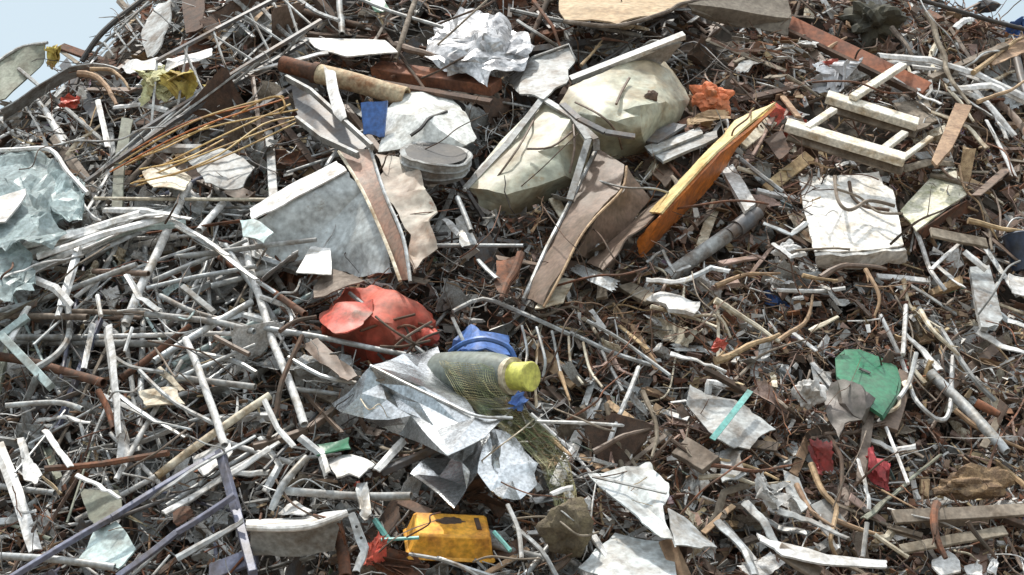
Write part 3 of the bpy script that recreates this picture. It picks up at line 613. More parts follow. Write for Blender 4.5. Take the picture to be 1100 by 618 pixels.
tag(sheet('curved_gutter', [(0, 118, .34), (36, 94, .36), (74, 71, .36), (100, 66, .34), (128, 74, .32), (126, 82, .24), (98, 78, .2), (74, 86, .2), (40, 106, .2), (4, 128, .2)], [(0, 1, 8, 9), (1, 2, 7, 8), (2, 3, 6, 7), (3, 4, 5, 6)], 'grey', None, .01, 3, .01), 'long curved grey gutter on the skyline below the olive sheet', 'gutter'); anchor('curved grey gutter', 70, 82)
tag(sheet('grey_fin', [(158, 62, .3), (151, 38, .24), (170, 5, .24), (184, -2, .26), (186, 20, .34), (172, 50, .40), (165, 63, .40)], [(0, 1, 2, 3, 4, 5, 6)], 'grey', None, .012, 4, .014), 'upright grey metal fin near the black skyline hoop', 'fin'); anchor('upright grey fin', 168, 30)
tag(sheet('upright_sheet', [(196, -6, .2), (222, -8, .22), (218, 32, .32), (200, 36, .30)], [(0, 1, 2, 3)], 'dark rusty', None, .012, 3, .012), 'upright dark brown panel beside the grey metal fin', 'panel')
for i, q in enumerate(([(130, 72, .40), (156, 60, .42), (182, 64, .40), (178, 76, .46), (140, 80, .48)], [(178, 64, .40), (226, 51, .40), (230, 58, .44), (196, 74, .48), (176, 76, .46)])):
    tag(sheet('torn_plastic', q, [(0, 1, 2, 3, 4)], 'white', None, .006, 4, .035, 7), ('torn white plastic lying just under the grey metal fin', 'torn white plastic strip reaching towards the dark lattice')[i], 'plastic')
# dark lattice frame
t = root('lattice_mast', 235, 85, 'dark steel lattice mast with thin cross braces, sloping over the yellow rags', 'lattice mast'); anchor('dark lattice mast', 245, 80)
c1 = [P(150, 142, .36), P(275, 64, .48), P(345, 22, .5)]; c2 = [P(168, 66, .50), P(232, 32, .56), P(320, -14, .55)]; c3 = [P(92, 196, .3), P(190, 128, .38), P(330, 44, .36)]
def alongp(c, f):
    f = f * (len(c) - 1); k = min(int(f), len(c) - 2); return c[k].lerp(c[k+1], f - k)
for c in (c1, c2, c3):
    bm = bmesh.new()
    for x, y in zip(c, c[1:]): add_bar(bm, x, y, .028, .026)
    from_bm('chord', bm, 'dark grey', t)
for k in range(9):
    for ca, cb in ((c1, c2), (c1, c3)):
        bm = bmesh.new(); add_tube(bm, [alongp(ca, .05 + k*.11), alongp(cb, .05 + (k + (.9 if k % 2 else -.4))*.11)], .0095, 5); from_bm('brace', bm, 'grey', t)
# black hoop on the skyline with bars
t = root('black_hoop', 120, 32, 'thick black bent hoop on the skyline with thin pale bars', 'hoop'); anchor('black skyline hoop', 118, 32)
bm = bmesh.new(); add_tube(bm, smooth_path([P(*x) for x in [(88, 66, .12), (104, 42, .2), (122, 24, .24), (142, 8, .26), (166, -10, .26)]]), .024, 8); from_bm('hoop', bm, 'black', t)
bm = bmesh.new(); add_tube(bm, smooth_path([P(*x) for x in [(96, 66, .14), (112, 46, .24), (134, 26, .28), (160, 2, .3)]]), .012, 6); from_bm('inner_rail', bm, 'grey', t)
for q in ((112, 46, 122, 60), (124, 34, 140, 56), (135, 24, 150, 46), (128, 58, 150, 36), (106, 60, 134, 32), (144, 16, 158, 34)):
    bm = bmesh.new(); add_tube(bm, [P(q[0], q[1], .28), P(q[2], q[3], .24)], .009, 5); from_bm('bar', bm, 'silver', t)
# yellow canes
t = root('cane_bundle', 225, 145, 'loose looping bundle of thin tan yellow canes above the white bent pipe', 'cane bundle'); anchor('yellow cane bundle', 230, 145)
CANE = mat('cane', (.60, .42, .16), (.40, .22, .08), .35, .6)
for q in ([(250, 126, .40), (280, 108, .46), (300, 104, .48), (306, 114, .46), (300, 122, .42)], [(146, 196, .4), (190, 186, .46), (236, 166, .48), (282, 134, .46), (316, 126, .42)], [(128, 176, .38), (170, 150, .46), (224, 124, .48), (296, 104, .44), (304, 108, .40)]):
    bm = bmesh.new(); add_tube(bm, smooth_path([P(*x) for x in q]), .007, 5); from_bm('cane', bm, CANE, t)
for k, q in enumerate([(118, 185, 205, 140, 310, 105), (135, 178, 215, 140, 320, 118), (140, 198, 220, 165, 318, 128), (150, 190, 230, 150, 312, 112), (132, 168, 200, 132, 275, 112), (146, 200, 232, 172, 318, 132), (140, 172, 180, 158, 236, 128), (150, 182, 196, 172, 240, 150)]):
    bm = bmesh.new(); add_tube(bm, smooth_path([P(q[0], q[1], .32), P(q[2], q[3], .44), P(q[4], q[5], .38)]), .0065, 5); from_bm('cane', bm, CANE if k % 4 else 'orange', t)
# teal sheets at the left edge
t = root('teal_sheet', 35, 195, 'crumpled pale teal plastic sheeting with a white border', 'plastic sheeting'); anchor('pale teal sheeting', 40, 195)
sheet('film', [(-20, 165, .26), (18, 164, .30), (52, 162, .30), (70, 184, .34), (90, 206, .34), (62, 240, .40), (22, 236, .40), (-20, 214, .36)], [(0, 1, 6, 7), (1, 2, 3, 5, 6), (3, 4, 5)], 'film', t, .005, 6, .05, 6, smooth=18, crumple=.03)
bm = bmesh.new(); add_tube(bm, smooth_path([P(*x) for x in [(-20, 163, .3), (18, 161, .35), (54, 161, .35), (72, 184, .4), (94, 208, .4)]]), .018, 6); from_bm('border', bm, 'white', t)
for q, l in (([(-20, 232, .42), (24, 226, .44), (66, 236, .46), (60, 262, .50), (20, 270, .52), (-20, 262, .5)], 'long crumpled pale teal film just below the bordered teal sheeting'), ([(-20, 268, .40), (14, 262, .42), (40, 276, .44), (34, 312, .48), (8, 326, .50), (-20, 318, .48)], 'low crumpled pale teal film above the rusty pipe at the edge'), ([(60, 196, .40), (90, 206, .42), (98, 228, .44), (70, 246, .46), (54, 226, .42)], 'small pale teal film flap beside the bordered teal sheeting')):
    tag(sheet('plastic_film', q, [tuple(range(len(q)))], 'film', None, .004, 6, .05, 9, smooth=16, crumple=.035), l, 'plastic film')
tag(sheet('white_board', [(-14, 218, .46), (28, 204, .44), (30, 210, .48), (6, 240, .54), (-14, 242, .54)], [(0, 1, 2, 3, 4)], 'white', None, .012, 2, .006), 'white board with purple brown edge below the pale teal sheeting', 'board')
tag(sheet('pale_sheet', [(84, 604, .3), (100, 574, .26), (126, 560, .28), (148, 590, .34), (130, 612, .38)], [(0, 1, 2, 3, 4)], 'pale teal', None, .008, 3, .012), 'pale teal sheet between the two blue-grey beams', 'sheet'); anchor('pale teal sheet low down', 120, 590)
tag(sheet('olive_scrap', [(88, 526, .26), (128, 528, .28), (134, 548, .32), (104, 572, .32), (94, 556, .28)], [(0, 1, 2, 3, 4)], 'olive', None, .008, 3, .012), 'olive scrap sheet above the longest blue-grey beam', 'sheet')
# lower white panels
GP = mat('dirty_white_panel', (.60, .65, .66), (.30, .29, .27), .32, .5, scale=5, spots=(.40, .38, .34))
t = root('folded_sheet', 680, 540, 'folded white sheet metal panel under the mossy netting end', 'panel'); anchor('folded white panel', 680, 535)
sheet('face', [(632, 511, .34), (668, 502, .30), (700, 499, .30), (720, 524, .38), (714, 546, .46), (724, 588, .50), (712, 580, .48), (670, 548, .44)], [(0, 1, 6, 7), (1, 2, 3, 4, 6), (4, 5, 6)], GP, t, .008, 4, .012, crumple=.010)
bm = bmesh.new(); add_bar(bm, P(636, 512, .40), P(716, 530, .47), .012, .01); from_bm('rib', bm, 'grey', t)
sheet('wing', [(714, 545, .47), (740, 560, .40), (772, 590, .42), (752, 592, .48), (724, 586, .5)], [(0, 1, 2, 3, 4)], 'silver', t, .008, 3, .012)
tag(sheet('flat_sheet', [(622, 610, .30), (662, 575, .26), (722, 584, .30), (730, 630, .44), (660, 630, .44)], [(0, 1, 2, 3, 4)], GP, None, .008, 3, .014), 'flat white sheet at the bottom below the folded white panel', 'sheet'); anchor('flat white sheet', 680, 605)
wad('mossy_lump', 604, 566, 0.38, 54, 62, mat('moss', (.17, .14, .08), (.09, .07, .045), .5, .95, scale=14, bump=1), 'square brown mossy lump under the tail of the green netting', 'lump', amp=.3, seed=21, lump=True, smooth=40); anchor('brown mossy lump', 604, 566)
# smaller sheets to the lower right
t = root('grey_sheet', 780, 445, 'dented grey sheet with a teal strap across it', 'sheet metal'); anchor('grey sheet with teal strap', 780, 450)
sheet('panel', [(735, 414, .28), (790, 430, .30), (832, 460, .34), (802, 482, .40), (770, 476, .38), (744, 444, .32)], [(0, 1, 4, 5), (1, 2, 3, 4)], 'grey', t, .008, 4, .022)
bm = bmesh.new()
pp = smooth_path([P(*x) for x in [(806, 420, .42), (792, 438, .45), (778, 456, .46), (765, 472, .46)]])
for x, y in zip(pp, pp[1:]): add_bar(bm, x, y, .034, .006)
from_bm('strap', bm, 'teal', t)
tag(sheet('hanging_sheet', [(766, 482, .3), (800, 478, .34), (800, 512, .4), (776, 516, .38)], [(0, 1, 2, 3)], 'grey', None, .008, 4, .03), 'drooping grey cloth-like sheet below the grey sheet with teal strap', 'sheet')
tag(sheet('grey_plank', [(1040, 290, .26), (1061, 288, .26), (1076, 346, .34), (1070, 357, .36), (1050, 356, .36)], [(0, 1, 2, 3, 4)], 'grey', None, .03, 2, .006), 'short wide grey board with a worn pale lower end', 'board'); anchor('wide grey board', 1058, 322)
tag(sheet('pale_board', [(1026, 113, .4), (1044, 116, .42), (1022, 162, .46), (1006, 182, .46), (1000, 176, .44)], [(0, 1, 2, 3, 4)], 'tan', None, .025, 2, .004), 'short clean pale tan plank beside the pale timber frame', 'plank'); anchor('pale tan plank', 1022, 145)
tag(sheet('plywood_scrap', [(958, 112, .26), (996, 108, .26), (1008, 132, .32), (980, 146, .36)], [(0, 1, 2, 3)], 'weathered', None, .02, 3, .008), 'stained plywood scrap behind the pale tan plank', 'plywood')
tag(sheet('white_plank', [(774, 186, .26), (787, 180, .26), (812, 222, .32), (799, 232, .34)], [(0, 1, 2, 3)], 'white', None, .03, 2, .005), 'short white plank beside the lower edge of the orange blade', 'plank'); anchor('short white plank', 793, 206)
t = root('plastic_pipe', 757, 270, 'fat grey plastic pipe with a dark socket below the short white plank', 'pipe'); anchor('fat grey pipe', 757, 270)
bm = bmesh.new(); add_tube(bm, [P(716, 298, .20), P(798, 241, .28)], 8.5*.0058, 18, True); from_bm('barrel', bm, 'grey', t); keep_clear([(712, 290), (795, 232), (802, 246), (720, 306)])
bm = bmesh.new(); add_tube(bm, [P(791, 246, .28), P(806, 235, .29)], 10*.0058, 18, True); from_bm('socket', bm, 'dark grey', t)
wad('white_ball', 868, 424, 0.42, 32, 40, 'white', 'crumpled white plastic bottle shape beside the green plastic lid', 'plastic', seed=31, lump=True, amp=.4)
wad('red_flower', 772, 370, 0.34, 18, 16, 'red', 'small bright red crumpled scrap above the grey sheet with teal strap', 'scrap', seed=33, amp=.7)
wad('red_bag', 880, 490, 0.32, 24, 36, mat('deep_red', (.38, .03, .03), (.15, .03, .03), .3, .5), 'dark red crumpled bag below the green plastic lid', 'bag', seed=48, folds=4, hi=55); anchor('dark red bag', 880, 490)
wad('crimson_cloth', 942, 503, 0.32, 24, 44, mat('crimson', (.46, .05, .06), (.2, .03, .03), .3, .6), 'crimson cloth hanging beside the pale green batten', 'cloth', seed=47, folds=4, hi=55); anchor('crimson cloth', 942, 503)
wad('orange_rag', 764, 104, 0.38, 42, 34, mat('orange_cloth', (.66, .20, .09), (.4, .16, .08), .3, .85), 'bright orange crumpled rag beside the pale crushed tank', 'rag', seed=36, amp=.6, smooth=20, lump=True); anchor('bright orange rag', 764, 104)
wad('tan_rag', 762, 128, 0.36, 46, 18, 'tan', 'tan rag lying under the bright orange rag', 'rag', seed=37)
wad('white_bag', 897, 86, 0.36, 52, 42, mat('bag_white', (.66, .68, .72), (.4, .4, .42), .3, .4), 'white and grey plastic bag under the long rust-red beam', 'bag', seed=38, amp=.6); anchor('white plastic bag', 897, 86)
wad('red_rag', 893, 68, 0.44, 20, 9, 'red', 'small red rag on top of the white plastic bag', 'rag', seed=39, sub=3)
wad('dark_tyre_lump', 938, 24, 0.26, 66, 56, mat('tyre_lump', (.035, .036, .028), (.08, .075, .05), .35, .85, scale=9), 'dark green black bushy lump at the top of the heap', 'lump', seed=40, lump=True, amp=.6); anchor('dark bushy lump', 938, 24)
wad('dark_skyline_block', 1060, 7, 0.18, 30, 16, 'black', 'small black block standing against the pale sky', 'block', seed=41, lump=True, amp=.15, sub=3)
wad('white_rubble', 846, 268, 0.38, 30, 20, 'white', 'broken chunk of white plaster beside the foam slab', 'chunk', seed=42, lump=True, amp=.35, smooth=10)
wad('white_paper', 830, 527, 0.38, 38, 36, 'white', 'scrap of white paper with a dark tear above the white curved blade', 'paper', seed=43, amp=.5)
wad('straw_nest', 1046, 520, 0.34, 84, 38, mat('straw', (.36, .24, .13), (.16, .10, .06), .5, .95, scale=18, bump=1), 'flat nest of brown straw at the dark hollow', 'straw', seed=44, lump=True, amp=.4, freq=5); anchor('brown straw nest', 1046, 518)
t = root('blue_bucket', 1094, 268, 'dark blue bucket with wire handle at the edge of the heap', 'bucket'); anchor('dark blue bucket', 1092, 268)
a, b = P(1094, 252, .34), P(1100, 292, .20); s = mpp(a)
bm = lathe_bm(a, b, [(.1, 10*s), (0, 16*s), (.04, 18*s), (.1, 16.5*s), (1, 12*s)], 22); from_bm('body', bm, mat('navy', (.03, .06, .12), (.03, .04, .06), .3, .4), t)
bm = bmesh.new(); add_tube(bm, smooth_path([P(1078, 252, .35), P(1088, 236, .42), P(1102, 236, .42), P(1111, 252, .35)]), .006, 5); from_bm('handle', bm, 'silver', t)
for i, q in enumerate(([(1000, 602, .3), (1016, 596, .3), (1030, 612, .34), (1008, 622, .36)], [(1036, 604, .3), (1054, 600, .3), (1062, 616, .34), (1042, 624, .36)], [(1062, 606, .3), (1070, 600, .3), (1074, 620, .34), (1060, 624, .34)])):
    tag(sheet('white_scrap', q, [(0, 1, 2, 3)], 'white', None, .01, 3, .03, 8), ('torn white scrap nearest the brown hook', 'torn white scrap between two others below the brown straw nest', 'narrow white scrap below the brown straw nest')[i], 'scrap')
tag(sheet('curved_strip', [(812, 574, .4), (846, 586, .42), (890, 598, .44), (956, 604, .42), (952, 611, .44), (884, 609, .48), (840, 597, .48), (814, 582, .44)], [(0, 1, 6, 7), (1, 2, 5, 6), (2, 3, 4, 5)], 'white', None, .01, 3, .006), 'long white curved strip near the bottom among dark scrap', 'strip'); anchor('white curved strip', 885, 600)
tag(sheet('foam_piece', [(698, 320, .3), (716, 318, .32), (752, 330, .34), (746, 342, .38), (722, 336, .38)], [(0, 1, 2, 3, 4)], 'white', None, .025, 3, .02, 12), 'elongated bumpy white foam piece below the fat grey pipe', 'foam'); anchor('bumpy white foam piece', 725, 330)
for i, (q, l) in enumerate((([(684, 150, .3), (724, 132, .34), (738, 134, .36), (706, 154, .36)], 'dark slatted strip on top of the small stack beside the orange blade'), ([(690, 158, .32), (752, 136, .34), (756, 142, .38), (700, 166, .38)], 'pale slatted strip in the small stack beside the orange blade'), ([(700, 168, .32), (770, 142, .34), (772, 150, .38), (712, 176, .38)], 'lowest slatted strip in the small stack beside the orange blade'))):
    tag(sheet('slat', q, [(0, 1, 2, 3)], ('dark grey', 'silver', 'grey')[i], None, .02, 2, .006), l, 'slat')
for i, (q, c, l) in enumerate((
  ([(18, 470, .4), (26, 470, .42), (34, 492, .44), (48, 510, .46), (38, 522, .48), (26, 514, .46), (22, 492, .42)], 'white', 'white trowel-shaped scrap beside the white flat bar'),
  ([(700, 186, .28), (712, 168, .26), (730, 176, .3), (716, 200, .34)], 'brown', 'small brown wedge between the folded brown sheet and orange blade'),
  ([(150, 188, .34), (182, 176, .34), (206, 192, .36), (196, 208, .42), (164, 204, .42)], 'cream', 'crumpled cream lump beneath the yellow cane bundle'),
  ([(198, 168, .28), (236, 160, .3), (274, 178, .32), (262, 204, .38), (222, 196, .38)], 'grey', 'crumpled grey metal above the bent white hood'),
  ([(148, 420, .30), (190, 414, .32), (198, 434, .38), (156, 438, .38)], 'cream', 'cream open casing among the pale pipes'),
  ([(205, 494, .3), (246, 470, .3), (252, 486, .36), (216, 512, .38)], 'white', 'white crumpled strip above the longest blue-grey beam'),
  ([(184, 548, .28), (206, 540, .3), (212, 556, .34), (188, 566, .36)], 'rusty', 'rusty flat scrap between the two blue-grey beams'),
  ([(350, 494, .30), (378, 488, .32), (404, 500, .36), (388, 516, .40), (360, 510, .38)], 'white', 'white crumpled scrap above the level grey pipe'),
  ([(384, 518, .36), (398, 518, .36), (400, 552, .40), (390, 562, .42), (384, 548, .4)], 'silver', 'pale upright strip crossing the level grey pipe'),
  ([(300, 552, .32), (322, 536, .32), (334, 552, .38), (318, 560, .42)], 'white', 'white pointed offcut above the white metal channel'),
  ([(338, 306, .3), (356, 288, .3), (380, 292, .34), (392, 304, .36), (352, 318, .40), (336, 324, .38)], 'weathered', 'grey brown curled plate just above the crumpled red barrel'),
  ([(324, 372, .32), (342, 366, .34), (366, 384, .40), (386, 404, .44), (376, 410, .46), (346, 394, .42)], 'brown', 'brown curved channel with white edge beside the crumpled red barrel'),
  ([(340, 478, .3), (376, 470, .3), (378, 482, .36), (342, 490, .36)], 'green', 'small green printed scrap under the crushed galvanised sheet'),
  ([(840, 508, .30), (858, 516, .3), (874, 544, .36), (860, 552, .38), (846, 530, .34)], 'grey', 'grey bent plate below the dark red bag'),
  ([(820, 150, .3), (842, 140, .3), (852, 160, .34), (834, 174, .36)], 'dark rusty', 'dark rusty plate at the end of the pale timber frame'),
  ([(394, -6, .3), (412, -4, .32), (419, 10, .36), (404, 14, .36)], 'green', 'small green plastic scrap at the very top of the heap'),
  ([(730, 130, .26), (752, 124, .28), (760, 140, .3), (738, 146, .32)], 'rusty', 'orange rust plate under the tan rag'),
  ([(1050, 60, .3), (1096, 40, .3), (1104, 56, .34), (1066, 72, .36)], 'tan', 'tan torn board high on the heap near the black skyline pipe'),
  ([(1084, 292, .3), (1106, 300, .3), (1106, 322, .36), (1088, 314, .36)], 'white', 'crumpled white plastic under the dark blue bucket'),
  ([(532, 282, .34), (556, 276, .36), (562, 284, .38), (546, 322, .42), (534, 318, .40)], 'rusty', 'orange rust plate standing behind the foot of the brown folded sheet'),
  ([(488, 236, .3), (500, 232, .3), (512, 262, .34), (498, 268, .36)], 'silver', 'pale tilted strip under the grey drum'))):
    o = sheet('scrap_plate', q, [tuple(range(len(q)))], c, None, .008, 4, .02, 6)
    tag(o, l, 'scrap')

# ------------------------------------------------------------------ long pieces followed one by one: kind, colour, width and its bends
KINDS = {'slat': ('wooden_batten', 'batten', 'loose battens in the heap'), 'torn': ('torn_sheet', 'torn sheet', 'torn sheets in the heap'), 'pipe': ('metal_pipe', 'pipe', 'loose pipes in the heap'), 'beam': ('steel_beam', 'steel bar', 'square steel bars in the heap'),
 'flat': ('metal_strip', 'metal strip', 'loose metal strips in the heap'), 'stick': ('wooden_stick', 'stick', 'sticks and branches in the heap'),
 'plank': ('wooden_plank', 'plank', 'broken planks in the heap'), 'wire': ('bent_wire', 'wire', 'bent wires in the heap'),
 'rod': ('steel_rod', 'rod', 'thin rods in the heap'), 'angle': ('angle_iron', 'angle iron', 'angle irons in the heap'),
 'scrap': ('metal_scrap', 'scrap', 'pieces of crushed sheet in the heap'), 'bag': ('plastic_scrap', 'plastic', 'crumpled plastic pieces in the heap'),
 'chip': ('wood_offcut', 'offcut', 'wood offcuts in the heap')}
AUTO = []                                        # things whose label is worked out at the end from what lies around them
TOP = (-0.4, 0.7)
def linear(kind, col, w, pts, offs=None, r=rnd, top=False):
    n = len(pts)
    if offs is None:
        b0 = r.uniform(.26, .44); offs = [b0 + r.uniform(-.05, .05) for _ in pts]
    pts = [(x, max(y, sil(x) - 45)) for x, y in pts]
    pp = [P(x, y, o) for (x, y), o in zip(pts, offs)]
    if max(p.y for p in pp) - min(p.y for p in pp) > 3.2: return None
    s = mpp(pp[0]) * w
    bm = bmesh.new(); name, cat, grp = KINDS[kind]; sm = 40
    if kind == 'pipe':
        q = []
        for a, b in zip(pp, pp[1:]): q += [a.lerp(b, k/3) for k in range(3)]
        q.append(pp[-1]); nn = nrm(pp[0])
        if n > 2: q = smooth_path(pp, 5)
        amp = s * .25
        q = [p + Vector((n1(p.x*3, p.z*3), n1(p.z*3, p.x*3, 5), n1(p.x*2, p.z*3, 9))) * amp for p in q]
        rads = [s/2] * len(q)
        if r.random() < .35: rads[-1] *= .75; rads[-2] *= .9          # crushed end
        add_tube(bm, q, s/2, 12, True, rads)
    elif kind in ('rod', 'wire', 'stick'):
        q = smooth_path(pp, 6 if kind != 'rod' else 3) if n > 2 else [pp[0].lerp(pp[1], k/5) for k in range(6)]
        if kind == 'stick':
            L = (pp[-1] - pp[0]).length
            q = [p + noise.noise_vector(p * 4.7) * s * .45 for p in q]
            rads = [s/2 * (1.05 - .55 * k/(len(q)-1)) * (1 + .25*n1(k*.8, w)) for k in range(len(q))]
            split = r.random() < .5 and len(pts) > 2 and pts[0][0] % 1
            add_tube(bm, q, s/2, 4 if split else 7, False, rads)
            if split:                                                 # a flat splinter torn off lengthwise
                d = (q[-1] - q[0]).normalized(); nn = Vector((r.gauss(0, 1), r.gauss(0, 1), r.gauss(0, 1))); nn = (nn - d*nn.dot(d)).normalized()
                for i, v in enumerate(bm.verts):
                    e = v.co - q[min(i // 4, len(q)-1)]; v.co += -nn * e.dot(nn) * .7 + (e - nn*e.dot(nn)) * .7
            for _ in range(r.choice((0, 0, 1, 1, 2))):                # side shoots
                k = r.randrange(1, len(q)-1); d = (q[k] - q[k-1]).normalized()
                e = (d + Vector((r.uniform(-1, 1), r.uniform(-.5, .3), r.uniform(-1, 1))) * .7).normalized()
                ll = L * r.uniform(.12, .3)
                add_tube(bm, [q[k], q[k] + e*ll*.5, q[k] + e*ll + Vector((0, 0, -.02*ll))], s*.25, 5, False, [rads[k]*.7, rads[k]*.45, rads[k]*.2])
        else:
            q = [p + noise.noise_vector(p * 3.1) * s * (.3 if kind == 'rod' else .6) for p in q]
            add_tube(bm, q, s/2, 6)
    elif kind == 'beam':
        for a, b in zip(pp, pp[1:]):
            add_bar(bm, a, b, s, s * .9, r.uniform(-.5, .5), nseg=4, bend=r.uniform(-.01, .01))
        bevel(bm, min(.003, s*.12))
    elif kind in ('plank', 'slat'):
        for a, b in zip(pp, pp[1:]): add_bar(bm, a, b, s, max(.018, s*.28) if kind == 'plank' else .010, r.uniform(-.5, .4), twist=r.uniform(-.2, .2), nseg=4)
        for v in bm.verts: v.co += noise.noise_vector(v.co * 9) * .006
        bevel(bm, .003)
    elif kind == 'angle':
        for a, b in zip(pp, pp[1:]):
            ro = r.uniform(-.6, .6); rr = add_bar(bm, a, b, s, .008, ro, nseg=3)
            d = (b - a).normalized(); nn = nrm(a); sd = d.cross(nn).normalized() * s * .5
            add_bar(bm, a + sd + nn*.02, b + sd + nn*.02, s*.8, .008, ro + 1.45, nseg=3)
    elif kind == 'flat':
        q = [x.lerp(y, k/4) for x, y in zip(pp, pp[1:]) for k in range(4)] + [pp[-1]]
        fr = []; ro = r.uniform(-.7, .5); tw = r.uniform(-.9, .9)
        rings = []
        for i, p in enumerate(q):
            d = (q[min(i+1, len(q)-1)] - q[max(i-1, 0)]).normalized(); nn = nrm(p); nn = (nn - d*nn.dot(d)).normalized()
            nn = Matrix.Rotation(ro + tw * i/len(q) + .2*n1(i*.5, w*3.3, pts[0][0]), 3, d) @ nn; sd = d.cross(nn)
            ww = s * (1 + .18*n1(i*.9, pts[0][1])); c = p + nn * .012 * n1(i*.7, pts[0][0]*.1)
            k = .35 * s * (1 if r.random() < 2 else 0)
            rings.append([bm.verts.new(c + sd*x*ww/2 + nn*y) for x, y in ((-1, -.004), (0, -.004 + k*.5), (1, -.004), (1, .004), (0, .004 + k*.5), (-1, .004))])
        for a, b in zip(rings, rings[1:]):
            for k in range(6): bm.faces.new((a[k], a[(k+1) % 6], b[(k+1) % 6], b[k]))
        bm.faces.new(rings[0]); bm.faces.new(rings[-1]); sm = 30
    o = from_bm(name, bm, col, None, sm); o['category'] = cat; o['group'] = grp
    mx = sum(p[0] for p in pts)/n; my = sum(p[1] for p in pts)/n
    dx, dy = pts[-1][0]-pts[0][0], pts[-1][1]-pts[0][1]
    L = math.hypot(dx, dy); ang = math.degrees(math.atan2(-dy, dx)) % 180
    AUTO.append(dict(o=o, kind=cat, col=col, x=mx, y=my, L=L, w=w, ang=ang, a=pts[0], b=pts[-1], bent=n > 2, hollow=kind == 'pipe'))
    return o

